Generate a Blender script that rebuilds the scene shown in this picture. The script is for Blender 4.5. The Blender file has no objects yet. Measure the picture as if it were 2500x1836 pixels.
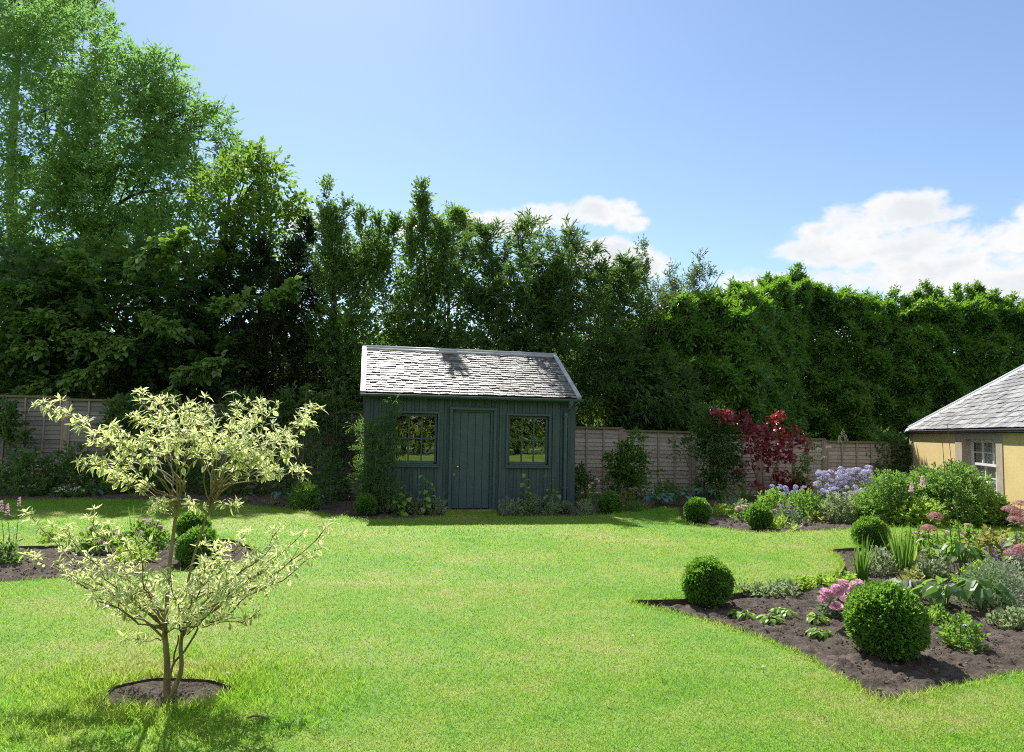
import bpy, bmesh, math
import numpy as np
from mathutils import Vector, Matrix
rng = np.random.default_rng(11)
R = math.radians
scene = bpy.context.scene
COL = scene.collection

# ------------------------------------------------------------------ camera
CW, CH, FPX, HCAM = 2500.0, 1836.0, 1746.0, 1.5
PITCH, ROLL = 0.0759, 0.0196
_c, _s = math.cos(ROLL), math.sin(ROLL)
FWD = np.array([0, math.cos(PITCH), math.sin(PITCH)])
_u0 = np.array([0, -math.sin(PITCH), math.cos(PITCH)])
_r0 = np.array([1.0, 0, 0])
RGT = _c * _r0 + _s * _u0
UPV = _c * _u0 - _s * _r0
def ray(px, py):
    d = FWD + RGT * ((px - CW / 2) / FPX) - UPV * ((py - CH / 2) / FPX)
    return d
def gp(px, py, z=0.0):
    """ground point seen at a pixel of the 2500 px photograph"""
    d = ray(px, py)
    t = (z - HCAM) / d[2]
    return np.array([d[0] * t, d[1] * t, z])
def at(px, py, Y):
    d = ray(px, py)
    t = Y / d[1]
    return np.array([d[0] * t, Y, HCAM + d[2] * t])
cam_d = bpy.data.cameras.new('camera')
cam_d.sensor_width = 36.0
cam_d.lens = 36.0 * FPX / CW
cam_d.clip_end = 3000.0
cam = bpy.data.objects.new('camera', cam_d)
COL.objects.link(cam)
M = Matrix.Identity(4)
for i in range(3):
    M[i][0], M[i][1], M[i][2] = RGT[i], UPV[i], -FWD[i]
M[2][3] = HCAM
cam.matrix_world = M
scene.camera = cam

# ------------------------------------------------------------------ helpers
def nrm(a):
    return a / np.maximum(np.linalg.norm(a, axis=-1, keepdims=True), 1e-9)
def rdir(n):
    return nrm(rng.normal(size=(n, 3)))
def perp(D, N):
    """unit vectors perpendicular to D close to N"""
    N = N - D * np.sum(D * N, axis=-1, keepdims=True)
    return nrm(N + 1e-6)
def hash3(ix, iy, iz):
    h = (ix * 374761393 + iy * 668265263 + iz * 2147483647) & 0xffffffff
    h = ((h ^ (h >> 13)) * 1274126177) & 0xffffffff
    return ((h ^ (h >> 16)) & 0xffff) / 65535.0
def vnoise(x, y, z=0.0):
    x, y = np.asarray(x, float), np.asarray(y, float)
    z = np.zeros_like(x) + z
    ix, iy, iz = (np.floor(v).astype(np.int64) for v in (x, y, z))
    fx, fy, fz = x - ix, y - iy, z - iz
    fx, fy, fz = (f * f * (3 - 2 * f) for f in (fx, fy, fz))
    def L(a, b, t): return a + (b - a) * t
    def H(a, b, c): return hash3(ix + a, iy + b, iz + c)
    return L(L(L(H(0,0,0), H(1,0,0), fx), L(H(0,1,0), H(1,1,0), fx), fy),
             L(L(H(0,0,1), H(1,0,1), fx), L(H(0,1,1), H(1,1,1), fx), fy), fz)
def fbm(x, y, z=0.0, o=4):
    s, a, t = 0, .5, 0
    for k in range(o):
        s = s + a * vnoise(np.asarray(x) * 2 ** k + 17 * k, np.asarray(y) * 2 ** k, z + 3 * k); t += a; a *= .5
    return s / t

class MB:
    """collects vertices and polygons, links them as ONE mesh object"""
    def __init__(self):
        self.v, self.f3, self.f4, self.at, self.n = [], [], [], [], 0
    def add(self, v, f3=None, f4=None, a=None):
        v = np.asarray(v, float).reshape(-1, 3)
        if f3 is not None and len(f3): self.f3.append(np.asarray(f3, np.int64).reshape(-1, 3) + self.n)
        if f4 is not None and len(f4): self.f4.append(np.asarray(f4, np.int64).reshape(-1, 4) + self.n)
        self.v.append(v); self.n += len(v)
        self.at.append(np.zeros(len(v)) if a is None else np.asarray(a, float).ravel())
        return self
    def mesh(self, name, mat, smooth=False, attr=None):
        me = bpy.data.meshes.new(name)
        v = np.concatenate(self.v)
        f3 = np.concatenate(self.f3) if self.f3 else np.zeros((0, 3), np.int64)
        f4 = np.concatenate(self.f4) if self.f4 else np.zeros((0, 4), np.int64)
        me.vertices.add(len(v)); me.vertices.foreach_set('co', v.astype(np.float32).ravel())
        li = np.concatenate([f3.ravel(), f4.ravel()]).astype(np.int32)
        me.loops.add(len(li)); me.loops.foreach_set('vertex_index', li)
        st = np.concatenate([np.arange(len(f3)) * 3, len(f3) * 3 + np.arange(len(f4)) * 4]).astype(np.int32)
        me.polygons.add(len(st)); me.polygons.foreach_set('loop_start', st)
        if attr:
            a = me.attributes.new(attr, 'FLOAT', 'POINT')
            a.data.foreach_set('value', np.concatenate(self.at).astype(np.float32))
        me.update(calc_edges=True)
        me.polygons.foreach_set('use_smooth', np.full(len(st), smooth))
        me.materials.append(mat)
        return me
    def build(self, name, mat, parent=None, smooth=False, attr=None):
        o = bpy.data.objects.new(name, self.mesh(name, mat, smooth, attr))
        COL.objects.link(o)
        if parent: o.parent = parent
        return o
    def box(self, x0, x1, y0, y1, z0, z1, T=None):
        v = np.array([[x, y, z] for z in (z0, z1) for y in (y0, y1) for x in (x0, x1)], float)
        if T is not None: v = v @ T[:3, :3].T + T[:3, 3]
        return self.add(v, f4=[[0,2,3,1],[4,5,7,6],[0,1,5,4],[2,6,7,3],[0,4,6,2],[1,3,7,5]])
    def tube(self, pts, rad, k=6, cap=True):
        p = np.asarray(pts, float); n = len(p)
        r = np.broadcast_to(np.asarray(rad, float), (n,))
        t = nrm(np.gradient(p, axis=0))
        ref = np.array([0.0, 0, 1]) if abs(t[:, 2]).mean() < .8 else np.array([1.0, 0, 0])
        a = perp(t, np.broadcast_to(ref, t.shape)); b = np.cross(t, a)
        th = np.arange(k) * 2 * math.pi / k
        v = p[:, None] + r[:, None, None] * (np.cos(th)[None, :, None] * a[:, None] + np.sin(th)[None, :, None] * b[:, None])
        i = np.arange(n - 1)[:, None] * k; j = np.arange(k)[None]; jn = (j + 1) % k
        q = np.stack([i + j, i + jn, i + k + jn, i + k + j], -1).reshape(-1, 4)
        self.add(v.reshape(-1, 3), f4=q)
        if cap:
            m = self.n
            self.add(p[[0, -1]])
            b0 = m - n * k
            for jj in range(k):
                self.f3.append(np.array([[m, b0 + (jj + 1) % k, b0 + jj], [m + 1, m - k + jj, m - k + (jj + 1) % k]]))
        return self
    def rosettes(self, P, D, k, L, W, s0=.5, s1=1.45, kind=4, fold=.14):
        m = len(P); D = nrm(D); A = perp(D, rdir(m)); C = np.cross(D, A); i = np.repeat(np.arange(m), k); q = np.tile(np.arange(k), m)
        a = q * 2.4 + rng.uniform(0, 6.28, m)[i]; sp = (s0 + (s1 - s0) * (q + .5) / k) * rng.uniform(.85, 1.15, m * k)
        d = D[i] * np.cos(sp)[:, None] + (A[i] * np.cos(a)[:, None] + C[i] * np.sin(a)[:, None]) * np.sin(sp)[:, None]
        d = nrm(d + rng.normal(0, .12, d.shape)); N = nrm(D[i] * np.sin(sp)[:, None] - (A[i] * np.cos(a)[:, None] + C[i] * np.sin(a)[:, None]) * np.cos(sp)[:, None] + rng.normal(0, .2, d.shape))
        sc = rng.uniform(.7, 1.2, m * k) * rng.uniform(.8, 1.2, m)[i]
        b = P[i] - D[i] * ((q / k) * L * .5)[:, None] if np.isscalar(L) else P[i]
        if kind == 8: return self.leaf8(b, d, N, L * sc, W * sc, rng.uniform(.15, .6, m * k), fold)
        return self.leaf4(b, d, N, L * sc, W * sc, fold)
    # ---- leaves (vectorised)
    def leaf4(self, P, D, N, L, W, fold=.18):
        n = len(P); L = np.broadcast_to(L, (n,))[:, None]; W = np.broadcast_to(W, (n,))[:, None]
        N = perp(D, N); S = np.cross(D, N)
        m = P + D * L * .45
        v = np.stack([P, m + S * W * .5 + N * W * fold, P + D * L, m - S * W * .5 + N * W * fold], 1)
        i = np.arange(n)[:, None] * 4
        return self.add(v.reshape(-1, 3), f3=np.concatenate([i + [0, 1, 2], i + [0, 2, 3]]))
    def leaf8(self, P, D, N, L, W, curl=.25, fold=.12, st=(.3, .66), hw=(.5, .40), twist=0):
        n = len(P); L = np.broadcast_to(L, (n,))[:, None]; W = np.broadcast_to(W, (n,))[:, None]
        curl = np.broadcast_to(curl, (n,))[:, None]
        N = perp(D, N); S = np.cross(D, N)
        def c(t): return P + D * L * t * (1 - .25 * abs(curl) * t) - N * L * curl * t * t
        V = [P]
        for t, h in zip(st, hw):
            m = c(t); lift = N * W * fold
            V += [m + S * W * h + lift, m, m - S * W * h + lift]
        V.append(c(1.0))
        v = np.stack(V, 1)
        i = np.arange(n)[:, None] * 8
        f3 = np.concatenate([i + [0, 1, 2], i + [0, 2, 3], i + [4, 7, 5], i + [5, 7, 6]])
        f4 = np.concatenate([i + [1, 4, 5, 2], i + [2, 5, 6, 3]])
        a = np.tile(np.array([.5, 1, 0, 1, 1, 0, 1, 1.0]), n)
        return self.add(v.reshape(-1, 3), f3=f3, f4=f4, a=a)
    def blades(self, P, D, L, W, bend, k=4):
        """strap leaves: P base, D start direction, bend = how far the tip arches out"""
        n = len(P); L = np.broadcast_to(L, (n,))[:, None]; W = np.broadcast_to(W, (n,))[:, None]
        bend = np.broadcast_to(bend, (n,))[:, None]
        h = D.copy(); h[:, 2] = 0; h = nrm(h + 1e-4 * rng.normal(size=h.shape)); h[:, 2] = 0
        S = nrm(np.cross(h, np.array([0, 0, 1.0])) + .5 * h * rng.normal(size=(n, 1)))
        V = []
        for q in range(k + 1):
            t = q / k
            c = P + D * L * t + h * L * bend * t * t - np.array([0, 0, 1.0]) * L * bend * .8 * t ** 3
            w = W * (.5 * (1 - t ** 2.2) + .04)
            V += [c + S * w, c - S * w]
        v = np.stack(V, 1); i = np.arange(n)[:, None] * (2 * (k + 1))
        f4 = np.concatenate([i + [2 * q, 2 * q + 1, 2 * q + 3, 2 * q + 2] for q in range(k)])
        return self.add(v.reshape(-1, 3), f4=f4)
    def sprays(self, P, D, n, SL, L, W, ang=50, droop=0.0, flat=.5, kind=4, curl=.2, up=None, jit=.25):
        """n leaves, alternating, along each spray"""
        m = len(P); SL = np.broadcast_to(SL, (m,)); 
        N = perp(D, (np.array([0, 0, 1.0]) if up is None else up) * flat + rdir(m) * (1 - flat))
        S = np.cross(D, N)
        idx = np.repeat(np.arange(m), n); q = np.tile(np.arange(n), m)
        t = (q + .6 + rng.uniform(-.3, .3, m * n)) / n
        side = np.where(q % 2 == 0, 1.0, -1.0)
        a = R(ang) * (1.15 - .75 * t) * rng.uniform(.7, 1.3, m * n)
        base = P[idx] + D[idx] * (SL[idx] * t)[:, None]
        base[:, 2] -= droop * SL[idx] * t * t
        d = D[idx] * np.cos(a)[:, None] + S[idx] * (np.sin(a) * side)[:, None] + rng.normal(size=(m * n, 3)) * jit
        d[:, 2] -= droop * t * 1.2
        d = nrm(d)
        nn = nrm(N[idx] + rng.normal(size=(m * n, 3)) * jit * 1.4)
        sc = rng.uniform(.7, 1.25, m * n)
        f = self.leaf4 if kind == 4 else self.leaf8
        if kind == 4: return f(base, d, nn, L * sc, W * sc)
        return f(base, d, nn, L * sc, W * sc, curl=curl * rng.uniform(.3, 1.6, m * n))

def props(o, label, cat, group=None, kind=None):
    if label: o['label'] = label
    if cat: o['category'] = cat
    if group: o['group'] = group
    if kind: o['kind'] = kind
    return o
def thing(name, label, cat, loc=(0, 0, 0), rz=0.0, group=None):
    o = bpy.data.objects.new(name, None); COL.objects.link(o)
    o.empty_display_size = .2
    o.location = tuple(float(v) for v in loc); o.rotation_euler = (0, 0, rz)
    return props(o, label, cat, group)
def dup(root, loc, rz, label, group=None, sc=1.0, cat=None):
    r = root.copy(); COL.objects.link(r); r.location = tuple(float(v) for v in loc); r.rotation_euler = (0, 0, rz); r.scale = (sc, sc, sc)
    r['label'] = label
    if cat: r['category'] = cat
    if group: r['group'] = group
    for ch in list(root.children):
        c = ch.copy(); COL.objects.link(c); c.parent = r
    return r

# ------------------------------------------------------------------ materials
def new_mat(name):
    m = bpy.data.materials.new(name); m.use_nodes = True
    nt = m.node_tree; nt.nodes.clear()
    return m, nt, nt.nodes, nt.links
def nd(nodes, typ, **kw):
    n = nodes.new(typ)
    for k, v in kw.items():
        if k.startswith('i_'):
            key = k[2:].replace('_', ' ')
            n.inputs[int(key) if key.isdigit() else key].default_value = v
        else: setattr(n, k, v)
    return n
def c4(c): return (c[0], c[1], c[2], 1.0)
def ramp(nodes, stops):
    r = nodes.new('ShaderNodeValToRGB'); e = r.color_ramp.elements
    while len(e) < len(stops): e.new(.5)
    for el, (p, c) in zip(e, stops): el.position = p; el.color = c4(c)
    return r
def leaf_mat(name, cols, trans, tmix=.42, rough=.45, spec=.4, patch=1.5, rim=None):
    """cols: 3 base colours for single leaves; trans: colour of light passing through; patch: size of slow tone changes"""
    m, nt, N, Lk = new_mat(name)
    geo = N.new('ShaderNodeNewGeometry')
    rp = ramp(N, [(0.0, cols[0]), (.5, cols[1]), (1.0, cols[2])])
    tc = N.new('ShaderNodeTexCoord')
    nz = nd(N, 'ShaderNodeTexNoise', i_Scale=patch, i_Detail=2.0)
    Lk.new(tc.outputs['Object'], nz.inputs['Vector'])
    mx = nd(N, 'ShaderNodeMath', operation='MULTIPLY_ADD'); mx.inputs[1].default_value = 1.5; mx.inputs[2].default_value = -.75
    Lk.new(nz.outputs['Fac'], mx.inputs[0])
    ad = nd(N, 'ShaderNodeMath', operation='ADD', use_clamp=True)
    Lk.new(geo.outputs['Random Per Island'], ad.inputs[0]); Lk.new(mx.outputs[0], ad.inputs[1])
    Lk.new(ad.outputs[0], rp.inputs['Fac'])
    col = rp.outputs['Color']
    tr_col = None
    if rim:
        at_ = nd(N, 'ShaderNodeAttribute', attribute_name='rim')
        ms = nd(N, 'ShaderNodeMapRange'); ms.inputs['From Min'].default_value = rim[2]; ms.inputs['From Max'].default_value = rim[3]
        Lk.new(at_.outputs['Fac'], ms.inputs['Value'])
        a = nd(N, 'ShaderNodeMix', data_type='RGBA'); a.inputs['B'].default_value = c4(rim[0])
        Lk.new(ms.outputs[0], a.inputs['Factor']); Lk.new(col, a.inputs['A']); col = a.outputs['Result']
        b = nd(N, 'ShaderNodeMix', data_type='RGBA'); b.inputs['A'].default_value = c4(trans); b.inputs['B'].default_value = c4(rim[1])
        Lk.new(ms.outputs[0], b.inputs['Factor']); tr_col = b.outputs['Result']
    p = nd(N, 'ShaderNodeBsdfPrincipled'); p.inputs['Roughness'].default_value = rough; p.inputs['Specular IOR Level'].default_value = spec
    Lk.new(col, p.inputs['Base Color'])
    t = nd(N, 'ShaderNodeBsdfTranslucent'); t.inputs['Color'].default_value = c4(trans)
    if tr_col: Lk.new(tr_col, t.inputs['Color'])
    x = nd(N, 'ShaderNodeMixShader'); x.inputs[0].default_value = tmix
    Lk.new(p.outputs[0], x.inputs[1]); Lk.new(t.outputs[0], x.inputs[2])
    o = N.new('ShaderNodeOutputMaterial'); Lk.new(x.outputs[0], o.inputs['Surface'])
    return m
def surf_mat(name, c1, c2, scale=8.0, rough=.7, spec=.3, bump=0.0, bscale=40.0, stretch=(1, 1, 1), metal=0.0, c3=None, coord='Object', isl=0.0):
    m, nt, N, Lk = new_mat(name)
    tc = N.new('ShaderNodeTexCoord'); mp = N.new('ShaderNodeMapping'); mp.inputs['Scale'].default_value = stretch
    Lk.new(tc.outputs[coord], mp.inputs['Vector'])
    nz = nd(N, 'ShaderNodeTexNoise', i_Scale=scale, i_Detail=6.0, i_Roughness=.62)
    Lk.new(mp.outputs[0], nz.inputs['Vector'])
    st = [(.3, c1), (.7, c2)] if c3 is None else [(.28, c1), (.55, c2), (.78, c3)]
    rp = ramp(N, st)
    if isl:
        geo = N.new('ShaderNodeNewGeometry')
        mm = nd(N, 'ShaderNodeMath', operation='MULTIPLY_ADD'); mm.inputs[1].default_value = isl; mm.inputs[2].default_value = -isl / 2
        aa = nd(N, 'ShaderNodeMath', operation='ADD', use_clamp=True)
        Lk.new(geo.outputs['Random Per Island'], mm.inputs[0]); Lk.new(mm.outputs[0], aa.inputs[0]); Lk.new(nz.outputs['Fac'], aa.inputs[1])
        Lk.new(aa.outputs[0], rp.inputs['Fac'])
    else: Lk.new(nz.outputs['Fac'], rp.inputs['Fac'])
    p = nd(N, 'ShaderNodeBsdfPrincipled'); p.inputs['Roughness'].default_value = rough
    p.inputs['Specular IOR Level'].default_value = spec; p.inputs['Metallic'].default_value = metal
    Lk.new(rp.outputs[0], p.inputs['Base Color'])
    if bump:
        n2 = nd(N, 'ShaderNodeTexNoise', i_Scale=bscale, i_Detail=5.0, i_Roughness=.65); Lk.new(mp.outputs[0], n2.inputs['Vector'])
        b = nd(N, 'ShaderNodeBump', i_Strength=bump, i_Distance=.02); Lk.new(n2.outputs['Fac'], b.inputs['Height']); Lk.new(b.outputs[0], p.inputs['Normal'])
    o = N.new('ShaderNodeOutputMaterial'); Lk.new(p.outputs[0], o.inputs['Surface'])
    return m
CLOUD, EXPO = 5.9, 0.98
# leaves
ASH = leaf_mat('ash_leaf', [(.06,.11,.025),(.10,.17,.04),(.15,.22,.06)], (.29,.54,.13), .5, .5, .35, .5)
ELM = leaf_mat('elm_leaf', [(.035,.08,.018),(.06,.12,.025),(.09,.16,.035)], (.27,.46,.05), .45, .4, .45, .8)
HAZEL = leaf_mat('hazel_leaf', [(.02,.055,.022),(.035,.085,.03),(.07,.13,.035)], (.18,.34,.05), .4, .5, .4, .9)
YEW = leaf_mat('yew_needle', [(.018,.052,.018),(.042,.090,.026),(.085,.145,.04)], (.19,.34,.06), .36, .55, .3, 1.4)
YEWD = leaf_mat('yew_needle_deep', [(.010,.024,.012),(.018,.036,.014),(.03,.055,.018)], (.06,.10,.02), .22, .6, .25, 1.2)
HOLLY = leaf_mat('holly_leaf', [(.025,.065,.022),(.045,.10,.028),(.08,.15,.04)], (.26,.46,.06), .36, .24, .7, 1.2)
ILEX = leaf_mat('oak_leaf', [(.045,.075,.035),(.07,.11,.045),(.10,.15,.06)], (.22,.33,.08), .35, .35, .5, 1.2)
LAUREL = leaf_mat('laurel_leaf', [(.038,.105,.024),(.062,.15,.032),(.11,.21,.045)], (.27,.54,.03), .34, .30, .5, 1.0)
BOUGH = leaf_mat('lit_bough_leaf', [(.08,.16,.05),(.11,.20,.055),(.15,.26,.07)], (.32,.52,.08), .4, .45, .4, 1.5)  # paler than the hazel crown: light on the boughs painted into the colour
BOX = leaf_mat('box_leaf', [(.04,.11,.022),(.07,.17,.03),(.13,.25,.05)], (.32,.62,.06), .36, .34, .5, 9.0)
DOG = leaf_mat('dogwood_leaf', [(.12,.22,.07),(.16,.28,.09),(.2,.33,.11)], (.40,.60,.14), .56, .38, .45, 5.0, rim=((.85,.82,.50), (.97,.94,.46), .34, .64))
RED = leaf_mat('red_leaf', [(.11,.014,.042),(.18,.022,.055),(.27,.07,.085)], (.60,.055,.05), .38, .3, .7, 3.0)
PLUM = leaf_mat('plum_leaf', [(.09,.014,.022),(.15,.02,.028),(.21,.04,.035)], (.5,.05,.04), .38, .45, .45, 4.0)
BUSH = leaf_mat('bush_leaf', [(.06,.135,.035),(.095,.185,.05),(.16,.26,.09)], (.30,.54,.08), .38, .32, .6, 2.5)
SHOOT = leaf_mat('broad_leaf', [(.14,.27,.05),(.19,.34,.06),(.26,.40,.08)], (.42,.66,.08), .4, .4, .45, 3.0)
HERB = leaf_mat('herb_leaf', [(.04,.10,.025),(.065,.15,.03),(.11,.20,.05)], (.30,.55,.06), .42, .45, .4, 3.0)
LIME = leaf_mat('lime_leaf', [(.12,.24,.035),(.17,.30,.05),(.24,.35,.07)], (.48,.70,.09), .42, .45, .35, 4.0)
PALE = leaf_mat('pale_leaf', [(.10,.15,.07),(.17,.22,.12),(.27,.31,.19)], (.42,.54,.24), .38, .45, .4, 5.0)
GREY = leaf_mat('grey_leaf', [(.15,.21,.11),(.21,.28,.15),(.28,.35,.21)], (.24,.36,.18), .35, .5, .35, 5.0)
HOSTA = leaf_mat('hosta_leaf', [(.07,.17,.16),(.09,.21,.19),(.12,.25,.21)], (.16,.34,.20), .3, .38, .45, 4.0)
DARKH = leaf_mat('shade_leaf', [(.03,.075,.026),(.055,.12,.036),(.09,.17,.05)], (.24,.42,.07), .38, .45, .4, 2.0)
IRIS = leaf_mat('iris_blade', [(.05,.13,.02),(.08,.18,.03),(.11,.21,.04)], (.22,.42,.05), .42, .4, .4, 4.0)
TURN = leaf_mat('turning_leaf', [(.09,.15,.05),(.16,.20,.06),(.26,.18,.06)], (.45,.48,.12), .4, .5, .35, 7.0)
CLIMB = leaf_mat('climber_leaf', [(.04,.10,.02),(.065,.15,.03),(.11,.21,.045)], (.32,.58,.06), .4, .4, .45, 2.0)
FERN = leaf_mat('fern_blade', [(.12,.17,.025),(.19,.24,.035),(.26,.29,.05)], (.45,.55,.07), .4, .5, .3, 4.0)
WOODS = leaf_mat('conifer_leaf', [(.055,.10,.02),(.10,.15,.028),(.16,.21,.04)], (.28,.38,.05), .35, .5, .3, .4)
# flowers
def flower_mat(n, a, b, c, t): return leaf_mat(n, [a, b, c], t, .35, .55, .2, 6.0)
LILAC = flower_mat('lilac_petal', (.46,.42,.66), (.62,.58,.78), (.78,.76,.88), (.66,.62,.82))
BLUE = flower_mat('blue_petal', (.40,.40,.68), (.52,.52,.76), (.66,.66,.84), (.56,.56,.84))
PINK = flower_mat('pink_petal', (.70,.38,.52), (.80,.52,.64), (.86,.68,.76), (.85,.55,.68))
BLUSH = flower_mat('blush_petal', (.72,.45,.52), (.80,.60,.64), (.86,.74,.74), (.85,.65,.68))
ROSY = flower_mat('rosy_petal', (.40,.16,.17), (.52,.25,.26), (.62,.38,.37), (.6,.3,.32))
MAUVE = flower_mat('mauve_petal', (.52,.28,.42), (.66,.42,.55), (.76,.58,.68), (.75,.5,.65))
CREAM = flower_mat('cream_petal', (.66,.60,.40), (.78,.72,.55), (.85,.82,.70), (.85,.8,.6))
WHITE = flower_mat('white_petal', (.72,.75,.62), (.80,.81,.74), (.84,.85,.80), (.85,.85,.75))
PURPLE = flower_mat('purple_petal', (.16,.10,.36), (.26,.18,.50), (.36,.28,.62), (.4,.28,.7))
DRY = leaf_mat('dry_leaf', [(.16,.09,.04),(.24,.14,.07),(.32,.22,.12)], (.3,.2,.08), .2, .7, .2, 9)
STALK = surf_mat('flower_stalk', (.07,.09,.035), (.13,.13,.06), 20, .7, .2)
# wood, bark
BARK = surf_mat('bark', (.05,.042,.035), (.12,.10,.08), 14, .9, .1, .6, 30, (1, 1, .3))
DOGBARK = surf_mat('dogwood_bark', (.13,.085,.045), (.22,.19,.09), 18, .6, .3, .3, 60, (1, 1, .4), c3=(.26,.30,.15))
STEM = surf_mat('green_stem', (.07,.13,.035), (.12,.20,.06), 20, .55, .3)
TWIG = surf_mat('twig', (.12,.085,.06), (.2,.15,.10), 20, .8, .15)
# ------------------------------------------------------------------ beds: outlines traced on the ground
def poly(pts): return np.array([gp(x, y)[:2] for x, y in pts])
def smooth(p, it=2):
    for _ in range(it):
        q = np.roll(p, -1, 0)
        p = np.stack([.75 * p + .25 * q, .25 * p + .75 * q], 1).reshape(-1, 2)
    return p
bedA = smooth(poly([(-420,1440),(-150,1432),(0,1422),(200,1409),(420,1398),(560,1385),(622,1362),(618,1332),(545,1312),(400,1318),(220,1330),(0,1334),(-200,1338),(-420,1350)]))
back = [gp(x, y)[:2] for x, y in [(-700,1216),(-300,1218),(0,1222),(200,1219),(400,1222),(600,1233),(750,1249),(840,1262),(872,1269),(1000,1265),(1085,1261),(1092,1247),(1206,1247),(1218,1261),(1400,1261),(1480,1257),(1530,1248),(1620,1240),(1655,1243),(1662,1268),(1700,1284),(1760,1289),(1850,1301),(1950,1298),(2090,1291),(2250,1287),(2500,1286),(2750,1300)]]
bedB = np.array([*back, (30, 12.0), (40, 45), (-40, 45), (-40, 15.5)], float)
bedD = smooth(poly([(1520,1466),(1600,1464),(1690,1462),(1780,1450),(1850,1441),(1950,1428),(2030,1411),(2066,1388),(2052,1360),(2020,1343),(2060,1338),(2200,1334),(2500,1318),(2900,1330),(3300,1500),(2900,1600),(2500,1640),(2400,1660),(2250,1692),(2180,1712),(2130,1704),(2060,1655),(1960,1598),(1850,1553),(1700,1508),(1600,1485)]))
tc_ = gp(408, 1690)
th = np.linspace(0, 2 * math.pi, 40, endpoint=False)
bedE = tc_[:2] + np.stack([np.cos(th) * .345, np.sin(th) * .235], 1) * (1 + .05 * np.sin(3 * th + 1) + .03 * np.sin(7 * th))[:, None]
BEDS = [bedA, bedB, bedD, bedE]
def inside(P, poly_):
    x, y = P[:, 0], P[:, 1]; r = np.zeros(len(P), bool); n = len(poly_)
    for i in range(n):
        a, b = poly_[i], poly_[(i + 1) % n]
        k = (a[1] > y) != (b[1] > y)
        with np.errstate(divide='ignore', invalid='ignore'):
            r ^= k & (x < (b[0] - a[0]) * (y - a[1]) / (b[1] - a[1]) + a[0])
    return r
def dist_poly(P, poly_):
    d = np.full(len(P), 1e9); n = len(poly_)
    for i in range(n):
        a, b = poly_[i], poly_[(i + 1) % n]; ab = b - a
        t = np.clip(((P - a) @ ab) / max(ab @ ab, 1e-9), 0, 1)
        d = np.minimum(d, np.linalg.norm(P - a - t[:, None] * ab, axis=1))
    return d
def in_beds(P):
    r = np.zeros(len(P), bool)
    for b in BEDS: r |= inside(P, b)
    return r

# ------------------------------------------------------------------ lawn and soil
def lawn_mat(name, blade=False):
    m, nt, N, Lk = new_mat(name)
    tc = N.new('ShaderNodeTexCoord')
    a = nd(N, 'ShaderNodeTexNoise', i_Scale=.55, i_Detail=4.0, i_Roughness=.55); Lk.new(tc.outputs['Object'], a.inputs['Vector'])
    b = nd(N, 'ShaderNodeTexNoise', i_Scale=3.2, i_Detail=5.0, i_Roughness=.6); Lk.new(tc.outputs['Object'], b.inputs['Vector'])
    s = nd(N, 'ShaderNodeMath', operation='MULTIPLY_ADD'); s.inputs[1].default_value = .42
    Lk.new(b.outputs['Fac'], s.inputs[0])
    h = nd(N, 'ShaderNodeMath', operation='MULTIPLY'); h.inputs[1].default_value = .72
    Lk.new(a.outputs['Fac'], h.inputs[0]); Lk.new(h.outputs[0], s.inputs[2])
    f = s.outputs[0]
    if blade:
        geo = N.new('ShaderNodeNewGeometry')
        q = nd(N, 'ShaderNodeMath', operation='MULTIPLY_ADD'); q.inputs[1].default_value = .10; Lk.new(geo.outputs['Random Per Island'], q.inputs[0])
        o2 = nd(N, 'ShaderNodeMath', operation='SUBTRACT'); o2.inputs[1].default_value = .05
        Lk.new(f, q.inputs[2]); Lk.new(q.outputs[0], o2.inputs[0]); f = o2.outputs[0]
    rp = ramp(N, [(.38, (.085,.20,.018)), (.50, (.125,.245,.022)), (.61, (.175,.26,.038)), (.76, (.31,.30,.11))]); Lk.new(f, rp.inputs['Fac'])
    p = nd(N, 'ShaderNodeBsdfPrincipled'); p.inputs['Roughness'].default_value = .55; p.inputs['Specular IOR Level'].default_value = .25
    Lk.new(rp.outputs[0], p.inputs['Base Color'])
    o = N.new('ShaderNodeOutputMaterial')
    if blade:
        t = nd(N, 'ShaderNodeBsdfTranslucent')
        r2 = ramp(N, [(.38, (.25,.58,.032)), (.50, (.35,.67,.04)), (.61, (.45,.67,.065)), (.76, (.57,.58,.2))]); Lk.new(f, r2.inputs['Fac'])
        Lk.new(r2.outputs[0], t.inputs['Color'])
        x = nd(N, 'ShaderNodeMixShader'); x.inputs[0].default_value = .5
        Lk.new(p.outputs[0], x.inputs[1]); Lk.new(t.outputs[0], x.inputs[2]); Lk.new(x.outputs[0], o.inputs['Surface'])
    else:
        n2 = nd(N, 'ShaderNodeTexNoise', i_Scale=90.0, i_Detail=4.0); Lk.new(tc.outputs['Object'], n2.inputs['Vector'])
        bu = nd(N, 'ShaderNodeBump', i_Strength=.8, i_Distance=.02); Lk.new(n2.outputs['Fac'], bu.inputs['Height']); Lk.new(bu.outputs[0], p.inputs['Normal'])
        Lk.new(p.outputs[0], o.inputs['Surface'])
    return m
LAWN = lawn_mat('lawn_turf'); GRASS = lawn_mat('grass_blades', True)
SOIL = surf_mat('soil', (.055,.044,.036), (.098,.080,.066), 9, .95, .12, 1.0, 55, c3=(.19,.16,.135))
CLOD = surf_mat('soil_clod', (.05,.04,.033), (.115,.095,.08), 25, .95, .1, .6, 80, c3=(.26,.22,.185), isl=.5)
FIELD = surf_mat('field', (.05,.10,.02), (.09,.14,.03), .3, .9, .1, .5, 20)

g = MB().add([[-900,-900,-.16],[900,-900,-.16],[900,900,-.16],[-900,900,-.16]], f4=[[0,1,2,3]]).build('ground', FIELD)
props(g, 'rough grass field around and beyond the garden', 'ground', kind='structure')

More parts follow.
